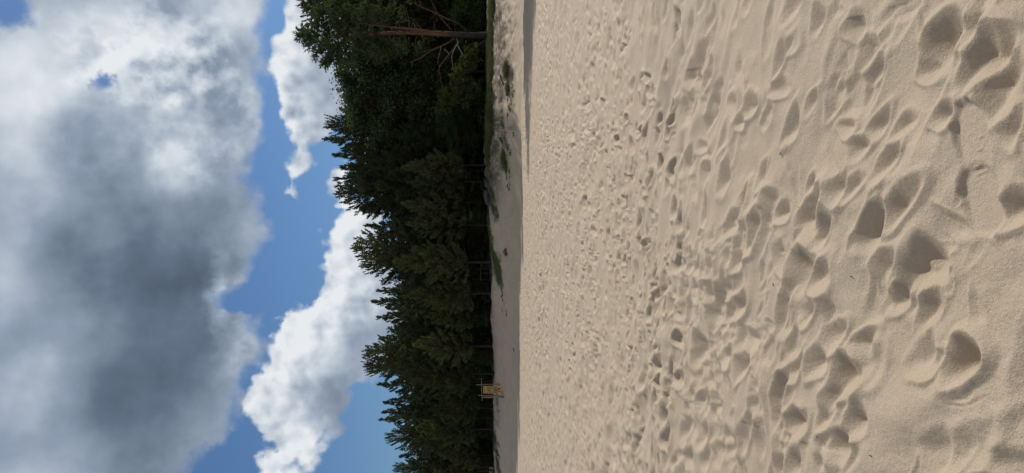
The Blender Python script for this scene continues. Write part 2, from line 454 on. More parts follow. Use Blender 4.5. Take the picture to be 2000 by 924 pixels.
WX = fbm(GX, GY, 7, 2, 41) * .024; WY = fbm(GX, GY, 7, 2, 42) * .024
def stamp(cx, cy, A, depth, rim=.3, flat=.45, lop=0.0, wob=.18, seed=0, warp_on=True, cap=.34):
    """press one print; A is the 2x2 matrix taking ground offsets to the unit circle"""
    inv = np.linalg.inv(A); depth = min(depth, cap * (1 if cy < 5 else 1.8) / np.linalg.norm(A, 2))
    ex = 2.1 * np.hypot(inv[0, 0], inv[0, 1]); ey = 2.1 * np.hypot(inv[1, 0], inv[1, 1])
    r0, r1 = np.searchsorted(rows, cy - ey), np.searchsorted(rows, cy + ey)
    if r1 <= r0: return
    wm = cy + 3.0
    c0 = np.searchsorted(cols, min((cx - ex) / (cy - ey + 3.0), (cx - ex) / (cy + ey + 3.0)))
    c1 = np.searchsorted(cols, max((cx + ex) / (cy + ey + 3.0), (cx + ex) / (cy - ey + 3.0)))
    if c1 <= c0: return
    kw = min(1, .5 / np.linalg.norm(A, 2) / .03) if warp_on else 0
    X = GX[r0:r1, c0:c1] - cx + WX[r0:r1, c0:c1] * kw; Y = GY[r0:r1, c0:c1] - cy + WY[r0:r1, c0:c1] * kw
    u, v = A[0, 0] * X + A[0, 1] * Y, A[1, 0] * X + A[1, 1] * Y
    ph = seed * 1.7
    ang = np.arctan2(v, u)
    r = np.hypot(u, v) * (1 + wob * np.sin(2 * ang + ph) * .5 + wob * .6 * np.sin(3 * ang + 2.1 * ph))
    r = r * (1 + .10 * np.cos(2 * ang) * 0)
    t = np.clip((1.0 - r) / (1.0 - flat), 0, 1)
    bowl = -(t * t * (3 - 2 * t)) * (1 + lop * u)
    rm = np.exp(-((r - 1.12) / .24) ** 2) * (1 + .5 * np.sin(ang + ph))
    H[r0:r1, c0:c1] += (depth * bowl + depth * rim * rm) * beach[r0:r1, c0:c1]
def ell(L, W, th):
    c, s = math.cos(th), math.sin(th)
    return np.array([[c / L, s / L], [-s / W, c / W]])
# scattered tracks over the whole beach: walkers go mostly along and across the shore
def scatter(n, ylo, yhi, L, W, dep, seed, near_keep=True):
    r = np.random.default_rng(seed)
    yv = np.sqrt(r.uniform(ylo ** 2, yhi ** 2, n)); xv = r.uniform(-.46, .46, n) * (yv + 1.5)
    dn = fbm(xv, yv, .22, 3, 9)
    th = np.where(r.random(n) < .6, r.normal(.5, .45, n), r.uniform(0, np.pi, n)); th = np.where((yv < 8) & (r.random(n) < .8), r.normal(2.31, .35, n), th)
    for k in range(n):
        if dn[k] < r.uniform(-.7, .05): continue
        if yv[k] < 7.5 and yv[k] > 3 and xv[k] > .1 and r.random() < .75: continue
        yk = yv[k]
        s = r.uniform(.75, 1.25)
        stamp(xv[k], yk, ell(L * s, W * s * r.uniform(.8, 1.3), th[k]), dep * r.uniform(.35, 1.15), r.uniform(.1, .4), r.uniform(.15, .6), r.uniform(-.4, .4), .2, k)
scatter(9000, 10, 50, .15, .065, .060, 1)
scatter(5000, 20, 50, .20, .10, .065, 4)
scatter(1100, 3.0, 12, .13, .060, .034, 2)
scatter(420, 1.6, 5.5, .13, .055, .020, 3)
scatter(500, 1.6, 6.5, .07, .030, .010, 5)
# tracks: strings of alternating prints
def track(x, y, head, n, step=.68, dep=.05):
    for k in range(n):
        sgn = 1 if k % 2 else -1
        px = x + math.cos(head) * step * k - math.sin(head) * .10 * sgn; py = y + math.sin(head) * step * k + math.cos(head) * .10 * sgn
        stamp(px, py, ell(.15, .058, head + .12 * sgn), dep * (1.3 if py > 5 else 1) * random.uniform(.6, 1.1), .35, .5, .3 * random.choice((-1, 1)), .12, k)
for q in [(-2.2, 3.2, 1.25, 16), (3.4, 6.0, 2.2, 22), (-4, 9, .6, 24), (1.0, 5.0, 1.5, 30), (5, 12, 2.7, 24), (-6, 17, .3, 30), (-1.5, 4.2, .35, 9), (.6, 6.2, .15, 12), (-3, 8, 1.1, 24), (2.5, 9, .2, 14),
          (0, 14, .9, 30), (-9, 24, .1, 40), (6, 20, 1.9, 26), (-3, 7.4, .12, 14), (-2.6, 8.3, .05, 18), (-3.5, 9.6, .2, 20), (.4, 7.0, .5, 12), (-.5, 8.8, .35, 16),
          (-4, 11.5, .1, 22), (-3.4, 12.6, .18, 22), (1.2, 10.4, .3, 14), (-5, 14, .15, 26), (-6, 18, .08, 30), (2.6, 7.6, .9, 12), (-2, 6.2, .2, 10)]: track(*q)
rt = np.random.default_rng(55)
dnm = lambda x, y: fbm(np.array([x]), np.array([y]), .5, 2, 12)[0]
for k in range(1100):
    yy_ = rt.uniform(5.5, 15); xx_ = rt.uniform(-.42, .42) * yy_
    if dnm(xx_, yy_) < rt.uniform(-.25, .25): continue
    stamp(xx_, yy_, ell(rt.uniform(.05, .10), rt.uniform(.024, .042), rt.normal(.35, .6)), rt.uniform(.012, .034), .22, .4, 0, .15, k, True, .8)
# the prints one can tell apart near the camera: picture position, half length, half width, tilt (degrees from picture right), depth
NEAR_DEEP = 47
NEAR = [(1607, 35, 34, 12, 105, .03), (1672, 48, 34, 14, 110, .03), (1697, 95, 42, 17, 115, .045), (1707, 138, 30, 12, 120, .025), (1832, 88, 62, 32, 115, .075), (1805, 140, 26, 20, 120, .05),
        (1893, 55, 40, 18, 115, .035), (1928, 108, 66, 32, 125, .075), (1965, 172, 60, 34, 125, .06), (1542, 112, 46, 9, 108, .035), (1562, 85, 26, 11, 110, .02), (1596, 197, 26, 9, 110, .035),
        (1560, 248, 44, 11, 108, .04), (1660, 250, 22, 14, 120, .035), (1686, 290, 26, 20, 95, .06), (1717, 243, 34, 14, 118, .035), (1767, 250, 34, 14, 130, .03), (1853, 222, 36, 20, 115, .05),
        (1740, 322, 44, 15, 118, .04), (1595, 360, 22, 11, 110, .03), (1650, 368, 38, 15, 112, .045), (1682, 365, 34, 12, 118, .035), (1592, 420, 50, 22, 112, .06), (1515, 398, 34, 14, 105, .045), (1537, 415, 26, 12, 112, .035),
        (1772, 400, 56, 22, 122, .06), (1712, 452, 48, 20, 118, .05), (1938, 215, 34, 22, 115, .04), (1990, 400, 44, 28, 110, .06), (1990, 250, 40, 24, 110, .03),
        (1577, 532, 46, 24, 108, .075), (1618, 542, 40, 16, 112, .05), (1590, 612, 32, 13, 110, .04), (1547, 632, 26, 11, 105, .035), (1738, 518, 36, 18, 120, .03), (1806, 515, 60, 36, 112, .055), (1752, 588, 34, 20, 120, .045), (1820, 600, 46, 22, 118, .03),
        (1695, 668, 34, 18, 125, .045), (1642, 654, 40, 16, 108, .05), (1660, 742, 44, 28, 100, .07), (1638, 778, 22, 16, 105, .045), (1610, 703, 40, 15, 110, .045), (1565, 717, 34, 13, 115, .045), (1532, 755, 36, 14, 112, .05), (1537, 832, 24, 14, 105, .045), (1570, 828, 40, 18, 105, .05),
        (1895, 702, 50, 32, 95, .11), (1836, 706, 30, 16, 125, .055), (1692, 825, 40, 18, 108, .04), (1660, 877, 34, 18, 105, .045), (1530, 907, 26, 15, 100, .05), (1562, 907, 28, 16, 100, .05), (1845, 885, 50, 34, 100, .025), (1812, 690, 50, 26, 105, .035), (1915, 880, 60, 40, 110, .02),
        (1385, 35, 40, 5, 105, .05), (1350, 145, 38, 6, 105, .05), (1315, 215, 26, 5, 102, .06), (1307, 135, 20, 4, 100, .04), (1265, 150, 12, 6, 95, .05), (1277, 190, 16, 5, 102, .05), (1260, 262, 26, 4, 102, .05), (1290, 320, 16, 5, 100, .05), (1312, 335, 20, 6, 95, .04),
        (1270, 352, 26, 4, 102, .05), (1235, 325, 16, 4, 100, .04), (1220, 95, 10, 4, 95, .06), (1317, 405, 24, 6, 92, .06), (1220, 400, 26, 4, 102, .05), (1250, 432, 22, 4, 100, .05), (1435, 205, 26, 10, 102, .035), (1474, 200, 28, 11, 102, .05), (1452, 236, 20, 9, 102, .045),
        (1382, 338, 24, 9, 100, .045), (1418, 345, 44, 7, 100, .04), (1494, 340, 34, 8, 106, .045), (1452, 410, 44, 8, 106, .05), (1485, 440, 34, 10, 105, .05), (1225, 487, 18, 4, 95, .06), (1217, 508, 12, 5, 95, .06), (1256, 487, 18, 5, 95, .05), (1280, 540, 26, 6, 95, .05), (1337, 515, 14, 6, 95, .06), (1352, 500, 18, 5, 100, .04), (1343, 557, 14, 6, 90, .04),
        (1313, 598, 20, 6, 93, .05), (1270, 612, 20, 5, 92, .06), (1221, 612, 14, 5, 100, .05), (1405, 595, 46, 13, 108, .06), (1427, 565, 24, 8, 100, .06), (1448, 600, 36, 13, 115, .065), (1425, 618, 28, 10, 105, .05), (1365, 682, 36, 12, 100, .075), (1425, 695, 24, 11, 112, .055), (1458, 715, 30, 14, 105, .06), (1290, 712, 16, 5, 90, .06), (1292, 755, 18, 4, 90, .05),
        (1255, 747, 18, 6, 92, .05), (1366, 785, 18, 8, 95, .06), (1302, 808, 20, 8, 98, .05), (1305, 858, 22, 7, 92, .06), (1340, 838, 26, 7, 100, .05), (1372, 854, 26, 10, 100, .06), (1405, 877, 18, 10, 95, .04), (1420, 850, 22, 8, 100, .05), (1455, 855, 36, 16, 105, .035), (1230, 868, 20, 6, 95, .05), (1348, 892, 22, 9, 100, .05), (1450, 510, 24, 10, 108, .05), (1475, 480, 24, 12, 105, .04)]
hz = EYE
for k, (X, Y, hl, hw, tilt, dep) in enumerate(NEAR):
    d0 = px_dir(X, Y); s0 = EYE / -d0.z; c = np.array([d0.x * s0, d0.y * s0])
    J = np.zeros((2, 2))
    for j, (ddx, ddy) in enumerate(((1, 0), (0, 1))):
        d1 = px_dir(X + ddx, Y + ddy); s1 = EYE / -d1.z
        J[:, j] = np.array([d1.x * s1, d1.y * s1]) - c
    ta = math.radians(tilt); Rm = np.array([[math.cos(ta), -math.sin(ta)], [math.sin(ta), math.cos(ta)]])
    B = J @ Rm @ np.diag([hl * 1.05, hw * 1.1])
    stamp(c[0], c[1], np.linalg.inv(B), dep * .84, .28, .08, 0, .2, k + 3, True, .62 if k != NEAR_DEEP else 1.0)
# the shoe print with its tread, bottom of the picture
def ground_px(X, Y):
    d = px_dir(X, Y); s = EYE / -d.z; return np.array([d.x * s, d.y * s])
def groove(p, q, w, dep):
    p, q = ground_px(*p), ground_px(*q); d = q - p; L = np.linalg.norm(d); th = math.atan2(d[1], d[0]); c = (p + q) / 2
    stamp(c[0], c[1], ell(L / 2 + w, w, th), dep, .2, .3, 0, 0, 1, False)
def sole(X, Y, hl, hw, tilt, dep, flat=.8):
    c = ground_px(X, Y); J = np.stack([ground_px(X + 1, Y) - c, ground_px(X, Y + 1) - c], 1)
    ta = math.radians(tilt); Rm = np.array([[math.cos(ta), -math.sin(ta)], [math.sin(ta), math.cos(ta)]])
    stamp(c[0], c[1], np.linalg.inv(J @ Rm @ np.diag([hl, hw])), dep, .25, flat, 0, .05, 0, False)
# dry sand slides: slopes steeper than its angle of rest are eased
nr_ = np.searchsorted(rows, 5.5); ra = np.searchsorted(rows, 1.0)
dyr = np.gradient(rows[ra:nr_])[:, None]; dxr = (rows[ra:nr_, None] + 3.0) * np.gradient(cols)[None]
lim = np.where(np.abs(cols) < .30)[0]; ca, cb = lim[0], lim[-1]
Hn = H[ra:nr_, ca:cb].copy(); dxn = dxr[:, ca:cb]
for it in range(40):
    if it % 8 == 0:
        sl = np.hypot(np.gradient(Hn, axis=0) / dyr, np.gradient(Hn, axis=1) / dxn)
        wgt = np.clip((sl - .55) / .25, 0, 1) * .24
        wgt[1:-1, 1:-1] = np.maximum(wgt[1:-1, 1:-1], .6 * (wgt[:-2, 1:-1] + wgt[2:, 1:-1] + wgt[1:-1, :-2] + wgt[1:-1, 2:]) / 4)
    lap = np.zeros_like(Hn)
    lap[1:-1, 1:-1] = Hn[:-2, 1:-1] + Hn[2:, 1:-1] + Hn[1:-1, :-2] + Hn[1:-1, 2:] - 4 * Hn[1:-1, 1:-1]
    Hn += wgt * lap
H[ra:nr_, ca:cb] = Hn
def press(X, Y, hl, hw, tilt, dep):
    c = ground_px(X, Y); J = np.stack([ground_px(X + 1, Y) - c, ground_px(X, Y + 1) - c], 1)
    ta = math.radians(tilt); Rm = np.array([[math.cos(ta), -math.sin(ta)], [math.sin(ta), math.cos(ta)]])
    A = np.linalg.inv(J @ Rm @ np.diag([hl, hw]))
    r0, r1 = np.searchsorted(rows, c[1] - .5), np.searchsorted(rows, c[1] + .5); c0, c1 = np.searchsorted(cols, -.25), np.searchsorted(cols, .25)
    dX, dY = GX[r0:r1, c0:c1] - c[0], GY[r0:r1, c0:c1] - c[1]
    rr = (np.abs(A[0, 0] * dX + A[0, 1] * dY) ** 2.6 + np.abs(A[1, 0] * dX + A[1, 1] * dY) ** 2.6) ** (1 / 2.6)
    mk = np.clip((1.18 - rr) / .30, 0, 1); mk = mk * mk * (3 - 2 * mk); h = H[r0:r1, c0:c1]
    lev = float(np.median(h[rr < 1.0])) - dep
    H[r0:r1, c0:c1] = h * (1 - mk) + (lev + (h - lev) * .12) * mk
H += fbm(GX, GY, 24, 3, 61, .6) * .0024 * np.clip(fbm(GX, GY, 1.5, 2, 62) + .55, 0, 1) * (GY < 9)
press(1905, 270, 72, 30, 84, .012); press(1918, 390, 66, 34, 78, .014)
sole(1905, 265, 1, 1, 84, 0)
for p, q in [((1912, 270), (1925, 264)), ((1911, 295), (1923, 289)), ((1893, 332), (1920, 318)), ((1896, 345), (1930, 330))]:
    groove(p, q, .0045, -.005)
# slumped rim below the deep hollow
for p, q in [((1862, 790), (1900, 795)), ((1900, 795), (1945, 770)), ((1875, 782), (1910, 780))]: groove(p, q, .008, .012)
# letters scratched in the sand on the right of the beach
for p, q in [((1003, 79), (1011, 78)), ((1004, 84), (1012, 84)), ((1006, 82), (1010, 82)), ((1003, 89), (1012, 88)), ((1005, 71), (1010, 70)), ((1011, 79), (1012, 84))]:
    pa, qa = hit(*p), hit(*q)
    dd = np.array([qa.x - pa.x, qa.y - pa.y]); L = max(np.linalg.norm(dd), .1)
    stamp((pa.x + qa.x) / 2, (pa.y + qa.y) / 2, ell(L / 2, .04, math.atan2(dd[1], dd[0])), .05, .3, .2, 0, 0, 1)

Z = zground(GX, GY) + H * np.where(GY < 75, 1, 0)
fo_, cr_, h_, tr_ = bank(GX)
# rough, trodden face of the bank
face = np.clip((GY - fo_) / 2, 0, 1) * np.clip((70 + 20 - GY) / 10, 0, 1)
Z += face * (fbm(GX, GY, 1.6, 4, 21) * .07 + fbm(GX, GY, 4, 3, 22) * .05)
nR, nC = GX.shape
floor_at = np.clip((GY - (cr_ + .35 * (tr_ - cr_))) / 2.5, 0, 1)
right = np.clip((GX - 2) / 5, 0, 1)
floor_at = np.maximum(floor_at, right * np.clip((GY - cr_ + .5) / 1.2, 0, 1))
tb = (GY - fo_) / (cr_ - fo_)
litter = np.clip((GX - 1.0) / 3, 0, 1) * np.clip((tb - .42) / .25, 0, 1) * (.75 + 1.0 * fbm(GX, GY, .5, 3, 31) + .6 * np.exp(-((GX - 13) / 2.2) ** 2))
litter = np.clip(litter + .8 * np.clip(tb * 3 - .3, 0, 1) * right * np.clip(fbm(GX, GY * .6, 2.4, 4, 33, .65) * 4 - .3, 0, 1), 0, 1)
verts = np.stack([GX, GY, Z], -1).reshape(-1, 3)
ii = (np.arange(nR - 1)[:, None] * nC + np.arange(nC - 1)[None]).ravel()
quads = np.stack([ii, ii + 1, ii + nC + 1, ii + nC], -1)
gm = mesh_np('sand', verts, [quads], M_SAND, True, {'floor': floor_at.ravel(), 'litter': litter.ravel()})
tag(link('sand_ground', gm), kind='structure')

# ------------------------------------------------------------------ trees
def tufts(P, Dv, n, length, width, spread, r):
    """n narrow leaf blades fanning out of every point P along direction Dv"""
    N = len(P)
    P = np.repeat(P, n, 0); Dv = np.repeat(Dv, n, 0)
    d = Dv + spread * r.normal(0, 1, (N * n, 3)); d /= np.linalg.norm(d, axis=1)[:, None] + 1e-9
    if hasattr(length, '__len__'): length = np.repeat(np.asarray(length), n)[:, None]
    L = length * r.uniform(.6, 1.25, (N * n, 1))
    side = np.cross(d, r.normal(0, 1, (N * n, 3))); side /= np.linalg.norm(side, axis=1)[:, None] + 1e-9
    w = width * r.uniform(.7, 1.3, (N * n, 1))
    base = P - d * L * .15
    v = np.stack([base, P + d * L * .45 + side * w, P + d * L, P + d * L * .45 - side * w], 1)
    return v.reshape(-1, 3)
def quads_of(v): return np.arange(len(v)).reshape(-1, 4)

def conifer(seed, H=10.0, base=.32, width=1.9, levels=26, per=5, up=.5, shape='pine', tuft=(9, .31, .021), dead=6, trunk_r=.13, lean=.02):
    """returns meshes (wood, needles) of one conifer of height H"""
    r = np.random.default_rng(seed)
    gw = Geo()
    zz = np.linspace(-.3, H * .985, 14)
    ph = r.uniform(0, 6.3, 4)
    bx = lambda z: lean * z * math.cos(ph[0]) + .10 * np.sin(z * .55 + ph[1]) * (z / H)
    by = lambda z: lean * z * math.sin(ph[0]) + .10 * np.sin(z * .5 + ph[2]) * (z / H)
    tr = trunk_r * (1 - .93 * np.clip(zz / H, 0, 1)) + .05 * np.exp(-np.clip(zz, 0, 9) * 3)
    gw.tube(np.stack([bx(zz), by(zz), zz], -1), tr, 8, .06)
    P, Dd = [], []
    for k in range(levels):
        t = (k + r.uniform(-.3, .3)) / levels; t = min(max(t, 0), .995)
        z = H * (base + (1 - base) * t)
        if shape == 'pine':   L = width * min(1, (t + .28) * 1.9) * (1 - t) ** .86 + .15
        elif shape == 'broad': L = width * min(1, (t + .35) * 1.6) * (1 - t ** 2.2) ** .7 + .25
        else:                  L = width * (1 - t) ** .9 + .15
        nb = max(3, int(round(per * (1.0 if t < .85 else .7))))
        a0 = r.uniform(0, 6.3)
        for b in range(nb):
            if r.random() < (.16 if shape != 'spruce' else .05): continue
            a = a0 + b * 6.283 / nb + r.normal(0, .25)
            l = L * r.uniform(.55, 1.2)
            if shape == 'spruce': el = -.25 + .9 * t ** 1.5 + r.normal(0, .1)
            else: el = .04 + up * .9 * t + .75 * t ** 2.5 + r.normal(0, .15)
            n = 5; s = np.linspace(0, 1, n)
            elv = el + (s - .3) * (.55 if shape != 'spruce' else .25)
            st = np.stack([np.cos(a) * np.cos(elv), np.sin(a) * np.cos(elv), np.sin(elv)], -1) * (l / (n - 1))
            p0 = np.array([bx(z), by(z), z]); pts = p0 + np.concatenate([np.zeros((1, 3)), np.cumsum(st[:-1], 0)])
            gw.tube(pts, np.linspace(.012 + .018 * l, .006, n), 4, 0, False)
            # twigs to both sides of the branch
            nt = max(3, int(l / .17))
            f = r.uniform(.22, 1.0, nt); f[0] = 1.0
            pp = np.stack([np.interp(f, s, pts[:, i]) for i in range(3)], -1)
            dirb = np.stack([np.interp(f, s, st[:, i]) for i in range(3)], -1); dirb /= np.linalg.norm(dirb, axis=1)[:, None]
            sd_ = np.cross(dirb, [0, 0, 1.0]); sd_ /= np.linalg.norm(sd_, axis=1)[:, None] + 1e-9
            sg = r.choice([-1, 1], nt)[:, None]
            tw = dirb + sd_ * sg * r.uniform(.3, 1.0, (nt, 1)) + np.array([0, 0, 1.0]) * (r.uniform(.0, .6, (nt, 1)) + .3 * t) * (1 if shape != 'spruce' else -.35)
            tw[0] = dirb[0] + [0, 0, .3]
            tw /= np.linalg.norm(tw, axis=1)[:, None]
            tl = (.18 + .42 * l * (1.05 - f) * r.uniform(.5, 1, nt))[:, None]
            for q in (.15, .55, 1.0):
                P.append(pp + tw * tl * q); Dd.append(tw)
    # leader
    zt = np.linspace(H * .88, H * 1.01, 9)
    P.append(np.stack([bx(zt), by(zt), zt], -1)); Dd.append(np.tile([0, 0, 1.0], (9, 1)))
    for k in range(dead):                                  # bare snags below the crown
        z = H * r.uniform(.12, base + .1); a = r.uniform(0, 6.3); l = r.uniform(.3, 1.1)
        p0 = np.array([bx(z), by(z), z]); d = np.array([math.cos(a), math.sin(a), r.uniform(-.2, .35)])
        gw.tube([p0, p0 + d * l * .5, p0 + d * l + [0, 0, r.uniform(-.15, .1)]], [.022, .014, .005], 4, 0, False)
    P = np.concatenate(P); Dd = np.concatenate(Dd)
    v = tufts(P, Dd, tuft[0], tuft[1] * (1 - .52 * np.clip((P[:, 2] / H - .72) / .28, 0, 1)), tuft[2], .30, r)
    return gw, v
def leafy(seed, H=9.0, base=.15, width=2.0, clumps=130, per=75, leaf=.15, trunk_r=.10, squat=False):
    r = np.random.default_rng(seed); gw = Geo(); P = []; C = []
    zz = np.linspace(-.2, H * .9, 9); ph = r.uniform(0, 6, 2)
    cx = .12 * np.sin(zz * .6 + ph[0]); cy_ = .12 * np.sin(zz * .5 + ph[1])
    gw.tube(np.stack([cx, cy_, zz], -1), trunk_r * (1 - .85 * zz.clip(0) / H), 7, .05)
    for k in range(clumps):
        t = r.uniform(0, 1) ** (.8 if not squat else 1.0); z = H * (base + (1 - base) * t)
        L = width * (math.sin(math.pi * min(1, .12 + .88 * (1 - t) ** .75 * .98)) ** .7 if not squat else (1 - t * t) ** .6)
        a = r.uniform(0, 6.3); l = L * math.sqrt(r.uniform(.15, 1))
        c = np.array([math.cos(a) * l, math.sin(a) * l, z + .25 * l * r.uniform(-.5, 1)]); C.append(c)
        p0 = np.array([np.interp(z * .85, zz, cx), np.interp(z * .85, zz, cy_), z * .85 - .1])
        gw.tube([p0, (p0 + c) / 2 + [0, 0, .1], c], [.02 + .008 * l, .014, .005], 4, 0, False)
        n = int(per * r.uniform(.6, 1.3)); rad = r.uniform(.22, .5) * (1 if not squat else .8)
        pt = c + r.normal(0, 1, (n, 3)) * rad * np.array([.75, .75, .55]); P.append(pt)
    P = np.concatenate(P); N = len(P)
    d = r.normal(0, 1, (N, 3)); d[:, 2] -= .3; d /= np.linalg.norm(d, axis=1)[:, None]
    s = np.cross(d, r.normal(0, 1, (N, 3))); s /= np.linalg.norm(s, axis=1)[:, None]
    L = leaf * r.uniform(.6, 1.3, (N, 1))
    v = np.stack([P - d * L * .5, P + s * L * .32, P + d * L * .6, P - s * L * .32], 1).reshape(-1, 3)
    return gw, v

PROTO = {}
def make_proto(kind, k, gw, v, bark, leafm):
    PROTO.setdefault(kind, []).append((gw.mesh(kind + '_wood', bark), mesh_np(kind + '_foliage', v, [quads_of(v)], leafm, False)))
for k in range(5): make_proto('pine', k, *conifer(100 + k, 10, .26, 1.75, 30, 5, .55, 'pine'), M_BARK, M_PINE)
for k in range(3): make_proto('broad_pine', k, *conifer(200 + k, 10, .38, 2.3, 26, 6, .45, 'broad', (9, .31, .022)), M_BARK, M_PINE)
for k in range(4): make_proto('young_pine', k, *conifer(300 + k, 6, .27, 1.75, 22, 5, .6, 'pine', (9, .28, .021), 5, .10), M_BARK, M_PINE_F)
for k in range(3): make_proto('spruce', k, *conifer(400 + k, 10, .06, 1.9, 34, 6, .2, 'spruce', (8, .25, .022), 0, .11), M_BARK, M_SPRUCE)
for k in range(3): make_proto('leafy_tree', k, *leafy(500 + k), M_BARK, M_LEAF)
for k in range(3): make_proto('shrub', k, *leafy(600 + k, 2.4, .05, 1.3, 34, 60, .12, .03, True), M_DARKW, M_SHRUB)
PH = dict(pine=10, broad_pine=10, young_pine=6, spruce=10, leafy_tree=9.3, shrub=2.6)
NAME = dict(pine='pine_tree', broad_pine='pine_tree', young_pine='pine_tree', spruce='spruce_tree', leafy_tree='leafy_tree', shrub='shrub')
CAT = dict(pine='tree', broad_pine='tree', young_pine='tree', spruce='tree', leafy_tree='tree', shrub='bush')
cnt = {}
def plant(kind, x, y, h, label, group=None, wide=1.0, rz=None, which=None):
    k = cnt.get(kind, 0); cnt[kind] = k + 1
    wood, fol = PROTO[kind][k % len(PROTO[kind]) if which is None else which]
    s = h / PH[kind]; w = wide * (s * .45 + .55) if kind != 'shrub' else wide * s
    t = empty(NAME[kind], (x, y, float(zground(x, y)) - .05), random.uniform(0, 6.28) if rz is None else rz, (w, w, s))
    tag(t, label, CAT[kind], group)
    link('trunk' if kind != 'shrub' else 'stems', wood, t); link('crown', fol, t)
    return t
def row_y(x): return float(np.interp(x, BX, B_TREE))
def by_top(kind, Xt, Y, off, label, wide=1.0, group=None, which=None):
    """a tree whose tip shows at (Xt, Y), standing off metres behind the edge of the wood"""
    y = 58.0
    for _ in range(8):
        x = (CY - Y) / F_PX * y; y = row_y(x) + off
    p = at_depth(Xt, Y, y)
    return plant(kind, p.x, y, p.z - float(zground(p.x, y)), label, group, wide, None, which)

G_SKY = 'pines along the skyline of the wood'
SKY = [
 ('broad_pine', 606, 14, 4.5, 'broad dark pine with tattered top, right of the bare limbed pine', 1.15),
 ('pine', 642, 112, 5.0, 'low shouldered pine whose drooping tip shows left beside the bare limbed pine'),
 ('leafy_tree', 664, 136, .3, 'dark leafy tree directly left of the bare limbed pine', 1.4),
 ('leafy_tree', 655, 160, .8, 'rounded leafy tree halfway between the bare limbed pine and the jagged pine', 1.5),
 ('leafy_tree', 672, 196, .9, 'full bluish green leafy tree with a low round head beside the jagged pine', 1.5),
 ('broad_pine', 651, 236, 4.0, 'jagged topped pine with upswept side shoots next to the round leafy trees', .9),
 ('pine', 633, 277, 4.5, 'tallest needle pointed pine above the first reddish boulder'),
 ('pine', 655, 303, 5.0, 'slim pine with double tip just left of the tallest pointed pine', .9),
 ('pine', 668, 327, 4.0, 'short tipped pine above the small grey boulder', .9),
 ('pine', 658, 353, 5.0, 'lance shaped pine standing over the flat reddish boulder', .85),
 ('broad_pine', 668, 372, 4.0, 'pine with sloping left side above the biggest grey boulder', 1.0),
 ('pine', 705, 402, 5.0, 'sparse pine at the dip in the skyline over the dark leaning boulder', 1.1),
 ('pine', 713, 446, 4.0, 'sharp pine tip between the skyline dip and the bushy topped pine', .9),
 ('broad_pine', 701, 478, 3.5, 'bushy topped pine with blunt crown above the lone brown stone', 1.0),
 ('broad_pine', 716, 508, 4.5, 'dark pine falling away left of the bushy topped pine', .9),
 ('spruce', 744, 546, 3.0, 'low dark spruce in the notch above the green grass strip', .8),
 ('pine', 738, 565, 5.0, 'narrow pine left of the notch in the skyline over the grass', .8),
 ('pine', 728, 592, 4.0, 'pointed pine rising behind the thin leaning trunk', .9),
 ('pine', 740, 622, 4.5, 'even sided pine between the pointed pine and the bright gap in the skyline', .9),
 ('spruce', 757, 648, 3.5, 'short spruce below the small bright gap in the skyline', .9),
 ('pine', 742, 660, 6.0, 'thin pine with ragged shoots left of the small bright gap', .7),
 ('broad_pine', 722, 688, 4.0, 'round headed pine with feathery top right of the split crowned pine', .9),
 ('broad_pine', 720, 716, 5.0, 'split crowned pine standing above the blue gap in the clouds', .8),
 ('pine', 738, 756, 4.0, 'tufted pine straight above the yellow rayed banner', .9),
 ('pine', 752, 786, 5.0, 'stepped pine on the skyline just left of the yellow rayed banner', .9),
 ('pine', 749, 802, 4.0, 'open topped pine with thin shoots against blue sky', .85),
 ('pine', 744, 822, 5.0, 'twin shooted pine in the middle of the blue sky stretch', .85),
 ('broad_pine', 762, 848, 4.0, 'sloping dark pine left of the twin shooted pine', .8),
 ('spruce', 782, 872, 4.0, 'low blunt spruce where the skyline drops lowest', .9),
 ('pine', 781, 893, 5.0, 'small pointed pine near the left end of the wood', .85),
 ('broad_pine', 777, 914, 4.0, 'feathered pine at the far left end of the wood', .85),
]
for q in SKY: by_top(q[0], q[1], q[2], q[3], q[4], q[5] if len(q) > 5 else 1.0, G_SKY)
G_FR = 'lower pines standing in front of the wood'
FRONT = [
 ('young_pine', 790, 322, .6, 'slender pine with a reddish stem behind the flat reddish boulder', .8),
 ('young_pine', 800, 355, 1.0, 'thin pine beside the reddish stem, behind the grey boulder', .8),
 ('young_pine', 775, 512, .4, 'pine with the thick dark double trunk behind the green grass strip', 1.0),
 ('young_pine', 830, 545, 2.0, 'low pine behind the bench at the edge of the wood', .9),
 ('young_pine', 800, 573, .3, 'pine with a thin leaning trunk at the edge of the bare sand', .9),
 ('young_pine', 835, 618, 1.5, 'bushy young pine with low skirts in the middle of the wood edge', 1.0),
 ('young_pine', 812, 676, .3, 'pale olive pine on a dark stub of trunk, second right of the banner', 1.05),
 ('young_pine', 798, 730, .3, 'pale olive pine with a bare lower trunk directly right of the banner', 1.05),
 ('young_pine', 850, 770, 1.5, 'small pine whose boughs hang over the yellow rayed banner', 1.0),
 ('young_pine', 840, 797, .6, 'pine with two thin dark trunks directly left of the banner', .9),
 ('young_pine', 818, 838, .3, 'brightest green pine with hanging boughs, left of the banner', 1.15),
 ('young_pine', 862, 890, .8, 'dull green pine with low boughs near the left end of the wood', 1.0),
 ('young_pine', 850, 925, .8, 'dull pine cut by the left edge behind the dark posts', 1.0),
 ('young_pine', 800, 440, 2.0, 'dark young pine hanging low behind the dark leaning boulder', 1.0),
 ('young_pine', 790, 395, 1.6, 'browned young pine behind the biggest grey boulder', .95),
]
for q in FRONT: by_top(q[0], q[1], q[2], q[3], q[4], q[5], G_FR)
